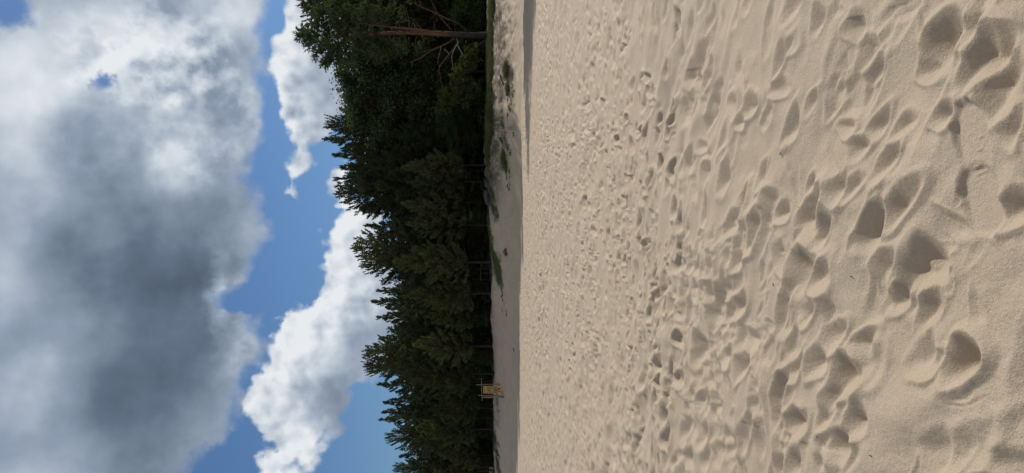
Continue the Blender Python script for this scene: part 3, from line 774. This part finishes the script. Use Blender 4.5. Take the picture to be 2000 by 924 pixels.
for X, Y, off, w, lab in [(850, 225, .2, 1.3, 'leafy young tree hanging bright green leaves right of the boulders'), (872, 268, 0, 1.1, 'green leafy sapling over the first reddish boulder'),
                          (850, 180, .6, 1.2, 'leafy dark sapling left of the yellowish drooping boughs')]:
    by_top('leafy_tree', X, Y, off, lab, w, 'leafy saplings at the edge of the wood')
# rows behind, closing the wood; their tips stay below the skyline in front of them
SKX = np.array([q[2] for q in SKY], float); SKT = np.array([q[1] for q in SKY], float)
o_ = np.argsort(SKX); SKX, SKT = SKX[o_], SKT[o_]
G_BACK = 'trees standing deep in the wood'
r_ = np.random.default_rng(77)
for off, n, low in ((2.6, 20, 90), (7.0, 30, 18), (11.0, 24, 20)):
    for k in range(n):
        Y = -30 + (k + r_.uniform(.1, .9)) * 985 / n
        top = float(np.interp(Y, SKX, SKT)) + low + r_.uniform(5, 40)
        by_top(('spruce', 'pine', 'broad_pine')[k % 3] if off > 3 else ('spruce', 'pine')[k % 2], top, Y, off + r_.uniform(-.8, .8),
               'dark tree hidden behind the front rows of the wood', 1.1, G_BACK)
# beyond both ends of the picture
for x, dy_, h in [(22.5, 3, 12), (26, 5, 13), (31, 2, 12), (37, 4, 13), (44, 3, 12), (24, 9, 13), (30, 10, 13), (-33, 2, 10), (-37, 4, 11), (-42, 2, 10), (-48, 4, 11), (-36, 8, 11), (-45, 9, 11), (-55, 4, 11)]:
    plant('pine' if x > 0 else 'spruce', x, row_y(x) + dy_, h, 'tree of the wood past the end of the picture', G_BACK, 1.2)
# tall pines on the beach to the right whose shadow lies across the sand
for x, y, h, w in [(17.6, 42.6, 13.4, 1.2), (19.4, 39.3, 12.0, 1.5), (21.8, 40.5, 12.6, 1.5), (21.0, 36.6, 11.4, 1.5), (24.5, 37.5, 12.5, 1.6), (24.0, 34.4, 11.2, 1.5), (27.5, 35, 11.5, 1.6), (27, 31.5, 10.5, 1.5), (25, 41, 12.5, 1.5), (28.5, 39, 12.5, 1.5), (31, 33, 11, 1.6)]:
    plant('broad_pine', x, y, h, 'tall pine on the sand outside the right of the picture', 'tall pines right of the picture', w)
# undergrowth
G_SH = 'bushes under the edge of the wood'
for k in range(60):
    Y = -10 + k * 16.2 + r_.uniform(-8, 8)
    y = 58.0; off = r_.uniform(2.2, 5.0) if Y > 250 else r_.uniform(-.5, 2.0)
    for _ in range(6): x = (CY - Y) / F_PX * y; y = row_y(x) + off
    plant('shrub', x, y, r_.uniform(1.4, 2.6) if Y > 290 else r_.uniform(2.0, 3.4), 'dark bush under the pines at the edge of the wood', G_SH, r_.uniform(.8, 1.15))
# the far wood that fills in behind the trunks: one mass
pts = []
for k in range(1500):
    x = r_.uniform(-62, 50); yb = row_y(x) + r_.uniform(14, 20); h = r_.uniform(0, 1) ** 1.5 * 7.5
    pts.append((x, yb, float(zground(x, yb)) + h))
P = np.array(pts); P = np.repeat(P, 60, 0) + r_.normal(0, 1, (len(pts) * 60, 3)) * [.8, .8, .7]
v = tufts(P, np.tile([0, 0, .3], (len(P), 1)), 1, .7, .16, .8, r_)
tag(link('far_wood', mesh_np('far_wood', v, [quads_of(v)], M_SPRUCE, False)), 'dark mass of further wood showing between the trunks', 'wood', None, 'stuff')

# ---- the old pine with bare limbs at the right end
hx = (CY - 65) / F_PX * 53.5
HY = 53.5
hero = empty('old_pine_tree', (hx, HY, float(zground(hx, HY)) - .1))
tag(hero, 'old pine with thick reddish trunk and bare twisted limbs', 'tree')
hz0 = hero.location.z
def hp(X, Y, dy=0.0):
    p = at_depth(X, Y, HY + dy); return np.array([p.x - hx, p.y - HY, p.z - hz0])
def smooth_path(ps, n=5):
    ps = np.asarray(ps, float); t = np.arange(len(ps)); tt = np.linspace(0, len(ps) - 1, (len(ps) - 1) * n + 1)
    out = []
    for i in range(3):
        m = np.gradient(ps[:, i]); k = np.minimum(tt.astype(int), len(ps) - 2); f = tt - k
        h00, h10, h01, h11 = 2*f**3-3*f**2+1, f**3-2*f**2+f, -2*f**3+3*f**2, f**3-f**2
        out.append(h00*ps[k, i] + h10*m[k] + h01*ps[k+1, i] + h11*m[k+1])
    return np.stack(out, -1)
gt = Geo()
tp = smooth_path([hp(972, 70), hp(950, 69), hp(915, 69), hp(880, 67), hp(840, 65), hp(800, 64), hp(760, 65), hp(720, 68, .2), hp(680, 72, .3), hp(640, 74, .2)], 4)
tr_r = np.interp(np.linspace(0, 1, len(tp)), [0, .06, .2, .35, .6, .8, 1], [.30, .25, .225, .20, .15, .09, .03])
gt.tube(tp, tr_r, 10, .07)
fk = smooth_path([hp(845, 64), hp(815, 58, -.1), hp(780, 55, -.2), hp(740, 50, -.3), hp(690, 44, -.3), hp(640, 40, -.2)], 4)
gt.tube(fk, np.linspace(.13, .02, len(fk)), 8, .05)
link('trunk', gt.mesh('old_pine_trunk', M_BARK_H), hero)
LIMBS = [([(914, 64), (898, 48), (876, 38), (850, 25), (822, 13), (806, 5)], .09, 'b'), ([(884, 61), (868, 43), (857, 30), (847, 12), (840, -5)], .07, 'b'),
         ([(890, 74), (876, 83), (862, 90), (842, 99), (820, 114), (801, 122)], .11, 'b'), ([(900, 76), (888, 93), (868, 118), (858, 132), (860, 150), (864, 172), (869, 194)], .07, 'b'),
         ([(892, 72), (895, 90), (903, 105), (909, 112), (918, 113)], .045, 'd'), ([(896, 82), (888, 95), (883, 110), (884, 126), (889, 145), (896, 162), (901, 172)], .045, 'd'),
         ([(911, 80), (908, 92), (907, 108), (908, 120)], .05, 'b'), ([(947, 79), (940, 84), (933, 90), (930, 94)], .04, 'd'), ([(946, 80), (944, 92), (942, 102)], .035, 'b'),
         ([(888, 62), (889, 40), (890, 18), (890, -2)], .03, 'b'), ([(870, 62), (851, 58), (849, 46), (854, 38)], .03, 'b'), ([(826, 58), (815, 48), (808, 38), (800, 34)], .05, 'b'),
         ([(816, 58), (812, 52), (806, 42)], .035, 'd'), ([(833, 73), (826, 83), (816, 93)], .045, 'b'), ([(815, 70), (811, 80), (813, 96), (816, 110)], .04, 'b'),
         ([(771, 72), (766, 79), (758, 85)], .04, 'b'), ([(782, 73), (778, 84), (776, 94)], .04, 'b'), ([(862, 92), (857, 112), (855, 126)], .045, 'b'),
         ([(773, 60), (774, 48), (782, 38)], .03, 'd'), ([(798, 58), (799, 44), (797, 30)], .03, 'd'), ([(868, 96), (876, 104), (880, 108)], .03, 'b'), ([(727, 70), (722, 62), (726, 57), (731, 74)], .03, 'd')]
for k, (pp, rad, mt) in enumerate(LIMBS):
    gl = Geo(); out = (-1.2, -.7, -1.6, .5, -1.4, -.9)[k % 6]
    ph_ = smooth_path([hp(X, Y, out * i / (len(pp) - 1)) for i, (X, Y) in enumerate(pp)], 4)
    gl.tube(ph_, np.linspace(rad * .8, rad * .22, len(ph_)), 6, .05)
    for j in range(3):
        i = random.randrange(len(ph_) // 2, len(ph_)); d = np.array([random.uniform(-.6, .6), random.uniform(-.5, .3), random.uniform(-.2, .6)])
        gl.tube([ph_[i], ph_[i] + d * .5, ph_[i] + d], [rad * .35, rad * .22, .006], 4, 0, False)
    o = link('limb', gl.mesh('limb', M_BARK_H if mt == 'b' else M_DEAD), hero)
    if mt == 'd': o['label'] = 'pale dead limb without bark'
# foliage of the old pine: sprays of needles round measured points of its crown
CR = [(612, 8), (618, 28), (610, 62), (605, 74), (622, 88), (632, 108), (640, 96), (650, 60), (640, 30), (655, 12), (660, 90), (672, 70), (668, 40), (680, 20), (690, 60), (700, 90), (700, 30), (715, 10),
      (640, 75), (625, 60), (665, 105), (690, 100), (720, 45), (735, 25), (735, 85), (750, 15), (760, 40), (765, 95), (780, 20), (790, 100), (725, 105), (755, 112), (630, 45), (650, 45), (675, 85), (710, 70),
      (645, 118), (655, 100), (617, 72), (600, 66), (700, 50), (690, 40), (720, 25)]
P, Dd = [], []
gtw = Geo()
for X, Y in CR:
    for rep in range(4):
        c = hp(X + r_.normal(0, 9), Y + r_.normal(0, 8), r_.uniform(-1.5, 1.4))
        for s_ in range(7):
            d = np.array([r_.normal(0, .6), r_.normal(0, .5), r_.uniform(.1, 1.0)]); d /= np.linalg.norm(d)
            l = r_.uniform(.25, .6)
            for q in (.2, .6, 1.0): P.append(c + d * l * q); Dd.append(d)
v = tufts(np.array(P), np.array(Dd), 5, .30, .036, .42, r_)
link('crown', mesh_np('old_pine_crown', v, [quads_of(v)], M_PINE, False), hero)
# yellowish hanging boughs at its lower left side
P, Dd = [], []
for X, Y, n in [(925, 100, 5), (918, 112, 6), (905, 128, 6), (900, 142, 6), (912, 150, 6), (908, 165, 6), (890, 176, 6), (880, 190, 5), (872, 185, 5), (868, 200, 5), (915, 175, 5), (905, 182, 4), (885, 160, 4), (930, 112, 3)]:
    for rep in range(n):
        c = hp(X + r_.normal(0, 7), Y + r_.normal(0, 6), r_.uniform(-1.6, -.2))
        for s_ in range(6):
            d = np.array([r_.normal(0, .7) - .2, r_.normal(0, .5), r_.uniform(-.5, .7)]); d /= np.linalg.norm(d)
            for q in (.2, .6, 1.0): P.append(c + d * .4 * q); Dd.append(d)
v = tufts(np.array(P), np.array(Dd), 5, .26, .034, .5, r_)
o = link('hanging_bough', mesh_np('old_pine_bough', v, [quads_of(v)], M_OLIVE, False), hero); o['label'] = 'yellowish boughs hanging low on the left side'

# ------------------------------------------------------------------ boulders
def rock(name, X0, X1, Y0, Y1, mat, label, seed, deep=.8, slope=0.0, off=.3, group='boulders along the edge of the wood', front=None):
    p = hit(X1, (Y0 + Y1) / 2) if front is None else at_depth(X1, (Y0 + Y1) / 2, front)
    y = p.y + off; x = (CY - (Y0 + Y1) / 2) / F_PX * y
    w = (Y1 - Y0) / F_PX * y; zt = at_depth(X0, (Y0 + Y1) / 2, y).z; zb = float(zground(x, y)) - .15; h = max(zt - zb, .12)
    r = np.random.default_rng(seed)
    n, m_ = 14, 9
    th = np.linspace(0, 2 * np.pi, n, endpoint=False); fi = np.linspace(0, np.pi, m_)
    d = np.stack([np.outer(np.sin(fi), np.cos(th)), np.outer(np.sin(fi), np.sin(th)), np.outer(np.cos(fi), np.ones(n))], -1).reshape(-1, 3)
    # cut the ball with random planes: flat broken faces
    rad = np.ones(len(d))
    for k in range(16):
        nn = r.normal(0, 1, 3); nn /= np.linalg.norm(nn); c = d @ nn
        rad = np.where(c > .15, np.minimum(rad, r.uniform(.62, .95) / np.maximum(c, .15)), rad)
    v = d * rad[:, None] * (1 + .03 * r.normal(0, 1, (len(d), 1)))
    v -= (v.max(0) + v.min(0)) / 2; v /= (v.max(0) - v.min(0)) / 2
    v[:, 2] += slope * v[:, 0]
    v[:, 2] = (v[:, 2] - v[:, 2].min()) / (v[:, 2].max() - v[:, 2].min())
    v = v * [w / 2, w / 2 * deep, h]
    f = [[i * n + j, i * n + (j + 1) % n, (i + 1) * n + (j + 1) % n, (i + 1) * n + j] for i in range(m_ - 1) for j in range(n)]
    me = mesh_np(name, v, [np.array(f)], mat, False)
    o = link(name, me, None, (x, y, zb)); tag(o, label, 'rock', group)
    return o
rock('boulder', 944, 956, 281, 301, M_ROCK_R, 'peaked brownish boulder at the right end of the row', 1, off=.9)
rock('boulder', 945, 956, 306, 324, M_ROCK, 'small grey peaked boulder, second from the right end of the row', 2, off=.9)
rock('boulder', 946, 957, 322, 348, M_ROCK_R, 'low flat reddish boulder in the middle of the row', 3, off=.9)
rock('boulder', 946, 958, 346, 368, M_ROCK, 'bluish grey boulder between the flat reddish one and the biggest one', 4, off=.9)
rock('boulder', 945, 963, 370, 402, M_ROCK, 'biggest pale grey boulder with a humped back', 5, slope=.35, off=.9)
rock('boulder', 959, 972, 396, 418, M_ROCK, 'dark grey boulder leaning down at the left end of the row', 6, slope=.5, off=.7)
rock('boulder', 982, 989, 484, 501, M_ROCK_R, 'lone brown stone lying on the bare sand slope', 7, off=.05, group='stones')

# ------------------------------------------------------------------ grass and weeds on the bank
def blades(centres, n, rad, length, width, r, lean=.5):
    P = []
    for c, rr in centres:
        a = r.uniform(0, 6.3, n); q = np.sqrt(r.uniform(0, 1, n)) * rr
        x, y = c[0] + np.cos(a) * q, c[1] + np.sin(a) * q * rad
        P.append(np.stack([x, y, zground(x, y) - .02], -1))
    P = np.concatenate(P)
    d = np.stack([r.normal(0, lean, len(P)), r.normal(0, lean, len(P)), np.ones(len(P))], -1); d /= np.linalg.norm(d, axis=1)[:, None]
    L = length * r.uniform(.5, 1.3, (len(P), 1)); s = np.cross(d, r.normal(0, 1, (len(P), 3))); s /= np.linalg.norm(s, axis=1)[:, None]
    w = width
    return np.stack([P - s * w, P + s * w, P + d * L * .6 + s * w * .8, P + d * L], 1).reshape(-1, 3)
def patch(name, px, mat, label, n=85, rad=1.0, length=.17, width=.010, size=.42, kind='stuff', cat='grass'):
    cen = []
    for X, Y in px:
        p = hit(X, Y); cen.append(((p.x, p.y), size * r_.uniform(.6, 1.2)))
    v = blades(cen, n, rad, length, width, r_)
    return tag(link(name, mesh_np(name, v, [quads_of(v)], mat, False)), label, cat, None, kind)
line = lambda Y0, Y1, n, X0, X1, j: [(X0 + (X1 - X0) * t + r_.normal(0, j), Y0 + (Y1 - Y0) * t) for t in np.linspace(0, 1, n)]
patch('bank_grass', line(308, 372, 26, 955, 958, 1.6) + line(370, 425, 22, 960, 969, 2.2), M_GRASS, 'green grass growing in front of the row of boulders')
patch('bank_grass', line(425, 455, 10, 954, 957, 1.2) + line(455, 500, 22, 958, 962, 2.2) + line(495, 555, 34, 963, 977, 2.0) + line(500, 540, 16, 972, 976, 1.5), M_GRASS, 'tapering green grass strip left of the boulders on the sand slope')
patch('bank_grass', line(850, 924, 26, 968, 974, 1.6), M_DRY, 'thin dull grass at the foot of the wood by the dark posts', 120)
patch('bank_grass', line(770, 830, 10, 972, 974, 1.2), M_DRY, 'sparse dull grass just left of the rayed banner', 50)
patch('edge_grass', line(0, 60, 16, 962, 962, .6) + line(70, 215, 40, 962, 958, .8) + line(215, 300, 20, 958, 954, 1.0), M_DRY, 'dark fringe of grass along the top of the bank under the old pine', 220, 1, .34, .014, .55)
patch('creeping_grass', line(225, 300, 16, 965, 968, 4) + line(230, 300, 14, 984, 988, 4), M_DRY, 'sparse creeping grass on the sunlit sand bank', 50, 1, .14, .012, .4)
def clump(X, Y, w, h, mat, label, group, n=420):
    p = hit(X, Y); r = r_
    base = np.stack([r.normal(0, w * .33, n), r.normal(0, w * .33, n), np.zeros(n)], -1)
    d = np.stack([base[:, 0] / w * 1.6 + r.normal(0, .35, n), base[:, 1] / w * 1.6 + r.normal(0, .35, n), np.ones(n)], -1); d /= np.linalg.norm(d, axis=1)[:, None]
    L = h * r.uniform(.4, 1.1, (n, 1)); s = np.cross(d, r.normal(0, 1, (n, 3))); s /= np.linalg.norm(s, axis=1)[:, None]
    v = np.stack([base - s * .012, base + s * .012, base + d * L * .6 + s * .02, base + d * L], 1).reshape(-1, 3)
    o = link('weed_clump', mesh_np('weed_clump', v, [quads_of(v)], mat, False), None, (p.x, p.y, p.z - .04)); tag(o, label, 'plant', group)
GW = 'weeds on the sand bank'
clump(991, 137, .65, .45, M_DRY, 'olive mossy tussock on the bank under the old pine', GW, 900)
clump(993, 174, .55, .35, M_DRY, 'smaller olive tussock left of the mossy tussock', GW, 600)
clump(985, 309, .75, .40, M_GRASS, 'round green weed clump below the flat reddish boulder', GW, 900)
clump(989, 324, .55, .28, M_GRASS, 'straggling green weed left of the round weed clump', GW, 400)
for k, (X, Y) in enumerate([(1001, 147), (1001, 170), (1004, 178), (1001, 186), (992, 196), (998, 200), (994, 208), (996, 215), (992, 224), (1003, 262), (990, 280), (994, 285), (992, 292), (997, 300), (990, 333), (995, 333), (996, 343), (990, 346), (992, 362), (996, 360), (995, 368)]):
    clump(X, Y, .22, .16, M_DRY, 'small dark sprig of weed scattered at the foot of the bank', 'sprigs at the foot of the bank', 40)
for X, Y in [(979, 562), (980, 568), (981, 575), (979, 578), (982, 585), (985, 592), (981, 604), (989, 606), (989, 614)]:
    clump(X, Y, .20, .12, M_DARKW, 'small dry sprig in the line beyond the end of the grass strip', 'dry sprigs below the wood', 40)

# ------------------------------------------------------------------ wood lying about
def stick(name, pts, rad, mat, label, cat, group=None, lift=.03):
    gl = Geo(); q = smooth_path([np.array(hit(*p, lift)) for p in pts], 3)
    gl.tube(q, np.linspace(rad, rad * .45, len(q)), 6, .12)
    return tag(link(name, gl.mesh(name, mat)), label, cat, group)
stick('fallen_branch', [(971, 2), (974, 8), (979, 15)], .07, M_DEAD, 'grey driftwood branch near the right end of the bank', 'branch')
stick('fallen_branch', [(978, 147), (981, 157), (985, 166)], .08, M_DARKW, 'dark log lying on the bank behind the olive tussocks', 'branch')
stick('fallen_branch', [(977, 269), (980, 275), (983, 281)], .06, M_DARKW, 'dark branch lying on the bank above the round weed clump', 'branch')
stick('fallen_branch', [(1004, 680), (1005, 688)], .05, M_DARKW, 'short dark stick on the sand right of the banner', 'branch')
for X, Y in [(1452, 135), (1870, 65), (1524, 556), (1675, 540), (1722, 890), (1570, 405), (1621, 853), (1540, 300), (1145, 20)]:
    p = ground_px(X, Y); a = random.uniform(0, 3.1); d = np.array([math.cos(a), math.sin(a), .1]) * .0045 * (p[1] / 2.2)
    i, j = np.searchsorted(rows, p[1]), np.searchsorted(cols, p[0] / (p[1] + 3.0)); c = np.array([p[0], p[1], Z[i, j] + .003])
    gl = Geo(); gl.tube([c - d, c, c + d + [0, 0, .002]], [.0016, .0021, .001], 6, .2)
    tag(link('bark_chip', gl.mesh('bark_chip', M_DARKW)), 'tiny dark chip of bark lying loose on the trodden sand', 'litter', 'bark chips on the sand')

# bench, posts and branch heap at the edge of the wood
b0 = at_depth(939, 532, 57.5); bz = float(zground(b0.x, 57.5))
bench = empty('bench', (b0.x, 57.5, bz)); tag(bench, 'rough plank bench on dark posts at the edge of the wood', 'bench')
hb = b0.z - bz
def part(name, fn, mat, parent, smooth=False):
    q = Geo(); fn(q); return link(name, q.mesh(name, mat, smooth), parent)
part('seat', lambda q: q.box((0, 0, hb), (1.30, .30, .06)), M_WOOD, bench)
part('leg', lambda q: q.tube([(-.08, 0, -.1), (-.08, 0, hb - .03)], [.075, .07], 8, .05), M_DARKW, bench)
part('leg', lambda q: q.tube([(.52, 0, -.1), (.52, 0, hb - .03)], [.06, .055], 8, .05), M_DARKW, bench)
gl = Geo(); p0 = np.array(hit(953, 565))
for k in range(7):
    d = np.array([r_.uniform(-.5, .5), r_.uniform(-.3, .3), r_.uniform(.15, .7)]); s_ = p0 + [r_.uniform(-.2, .2), r_.uniform(-.1, .1), -.03]
    gl.tube([s_, s_ + d * .5 + [.05, 0, .04], s_ + d], [.035, .025, .012], 5, .1)
tag(link('branch_heap', gl.mesh('branch_heap', M_DARKW)), 'small heap of bent dark branches beside the thin leaning trunk', 'branches')
for X0, X1, Y, lab in [(938, 952, 912, 'shorter dark wooden post at the left end of the wood'), (933, 956, 920, 'taller dark wooden post with a pale board at the left end of the wood')]:
    y = row_y((CY - Y) / F_PX * 76) - .3; a, b = at_depth(X0, Y, y), at_depth(X1, Y, y); zb = float(zground(b.x, y))
    t = empty('wooden_post', (b.x, y, zb)); tag(t, lab, 'post', 'posts by the left end of the wood')
    part('post', lambda q: q.tube([(0, 0, -.2), (0.01, 0, max(a.z - zb, .8))], [.07, .06], 8, .05), M_DARKW, t)
    part('board', lambda q: q.box((-.12, -.07, .42), (.26, .03, .42)), M_WOOD, t)

# ------------------------------------------------------------------ the rayed banner in its pole frame
s0 = hit(981, 762); SY = s0.y
def sp(X, Y, dy=0.0):
    p = at_depth(X, Y, SY + dy); return np.array([p.x - s0.x, p.y - SY, p.z - s0.z])
sign = empty('banner_stand', s0); tag(sign, 'yellow banner with red and black sun rays hung in a frame of thin poles', 'sign')
M_POLE = mat_plain('grey_pole', (.25, .215, .185), .25, 9)
M_POST = mat_plain('grey_brown_post', (.30, .25, .21), .3, 9)
def rod(name, pts, r0, r1, mat): 
    q = Geo(); q.tube([sp(*p) for p in pts], np.linspace(r0, r1, len(pts)), 7, .05); return link(name, q.mesh(name, mat), sign)
rod('pole', [(984, 750.5), (955, 750.7), (930, 751.8)], .036, .028, M_POLE)
rod('pole', [(984, 774), (960, 772.8), (934, 772.2)], .036, .028, M_POLE)
rod('post', [(984, 776, .1), (970, 774.6, .1), (955, 776, .1), (941, 775.6, .1)], .075, .055, M_POST)
rod('crossbar', [(940.3, 738, -.03), (940.5, 760, -.03), (942, 783, -.03)], .028, .024, M_POLE)
rod('bottom_bar', [(980.6, 750, -.03), (981, 776, -.03)], .018, .018, M_POLE)
rod('tie', [(940.5, 755.5), (943.5, 755)], .010, .010, M_POLE); rod('tie', [(940.6, 768.5), (943.8, 768)], .010, .010, M_POLE)
rod('tie', [(978.5, 754.5), (980.7, 753)], .010, .010, M_POLE); rod('tie', [(978, 770), (980.8, 772)], .010, .010, M_POLE)
M_CREAM = mat_plain('cream_cloth', (.58, .42, .16), .10, 6)
M_RED = mat_plain('red_print', (.36, .070, .035), .15, 6)
M_BLK = mat_plain('black_print', (.045, .040, .030), .15, 6)
M_GREEN = mat_plain('olive_print', (.22, .22, .09), .15, 6)
M_GREYP = mat_plain('grey_print', (.42, .36, .33), .10, 6)
M_BRN = mat_plain('orange_brown_print', (.36, .16, .07), .15, 6)
c4 = [sp(943.6, 754.2), sp(944, 768.0), sp(978.2, 770.2), sp(978.6, 754.0)]
def uv(u, v, lift=0.0):                                   # u left to right, v bottom to top on the cloth
    tl, tr, bl, br = c4[1], c4[0], c4[2], c4[3]
    p = (bl * (1 - u) + br * u) * (1 - v) + (tl * (1 - u) + tr * u) * v
    return p + [0, -lift - .03 * math.sin(math.pi * v) * math.sin(math.pi * u), 0]
def sheet(name, poly_rows, mat, lift, parent, thick=.006):
    """a strip given as rows of (u, v) pairs: left edge, right edge"""
    A = np.array([uv(*r[0], lift) for r in poly_rows]); B = np.array([uv(*r[1], lift) for r in poly_rows]); n = len(A)
    v = np.concatenate([A, B, A + [0, thick, 0], B + [0, thick, 0]])
    f = []
    for i in range(n - 1):
        f += [[i, n + i, n + i + 1, i + 1], [2*n + i, 2*n + i + 1, 3*n + i + 1, 3*n + i], [i, i + 1, 2*n + i + 1, 2*n + i], [n + i, 3*n + i, 3*n + i + 1, n + i + 1]]
    f += [[0, 2*n, 3*n, n], [n - 1, 2*n - 1, 4*n - 1, 3*n - 1]]
    return link(name, mesh_np(name, v, [np.array(f)], mat, False), parent)
cloth = sheet('banner', [((0, v), (1, v)) for v in np.linspace(0, 1, 12)], M_CREAM, 0.0, sign)
Q = c4[1] * 0
def ray(th, w, r0, mat, cen=(.5, .50)):
    asp = 2.15; c_, s_ = math.cos(th), math.sin(th)
    r1 = min(.45 / max(abs(s_), .01), (.29 if c_ > 0 else .47) * asp / max(abs(c_), .01))
    rowsr = []
    for t in np.linspace(0, 1, 7):
        r = r0 + (r1 - r0) * t
        L = []
        for k in (-1, 1):
            a = th + k * w
            L.append((min(max(cen[0] + r * math.sin(a), .015), .985), min(max(cen[1] + r * math.cos(a) / asp, .015), .81)))
        rowsr.append(L)
    sheet('sun_ray', rowsr, mat, .004, cloth, .003)
nr = 16
for k in range(nr):
    ray(2 * math.pi * (k + .5) / nr, .085, .22, (M_RED, M_BLK)[k % 2])
sheet('sun_core', [((.40, .22), (.60, .22)), ((.36, .30), (.64, .30)), ((.40, .40), (.60, .40))], M_BRN, .006, cloth, .003)
th_ = np.linspace(-1, 1, 9)
sheet('sun_disc', [((.5 - .16 * math.sqrt(max(1 - t * t, .0)), .52 + t * .07), (.5 + .16 * math.sqrt(max(1 - t * t, .0)), .52 + t * .07)) for t in th_], M_GREYP, .008, cloth, .003)
for u, mat in ((.20, M_RED), (.5, M_BLK), (.80, M_RED)):
    sheet('letter', [((u - .075, .90), (u + .075, .90)), ((u - .075, .955), (u + .075, .955))], mat, .005, cloth, .003)
for u in (.12, .26, .40, .54, .68, .82):
    sheet('letter', [((u - .045, .835), (u + .045, .835)), ((u - .045, .865), (u + .045, .865))], M_GREEN, .005, cloth, .003)
SC.cycles.max_bounces = 6
SC.cycles.diffuse_bounces = 3
SC.cycles.transmission_bounces = 3
SC.cycles.caustics_reflective = False
SC.cycles.caustics_refractive = False
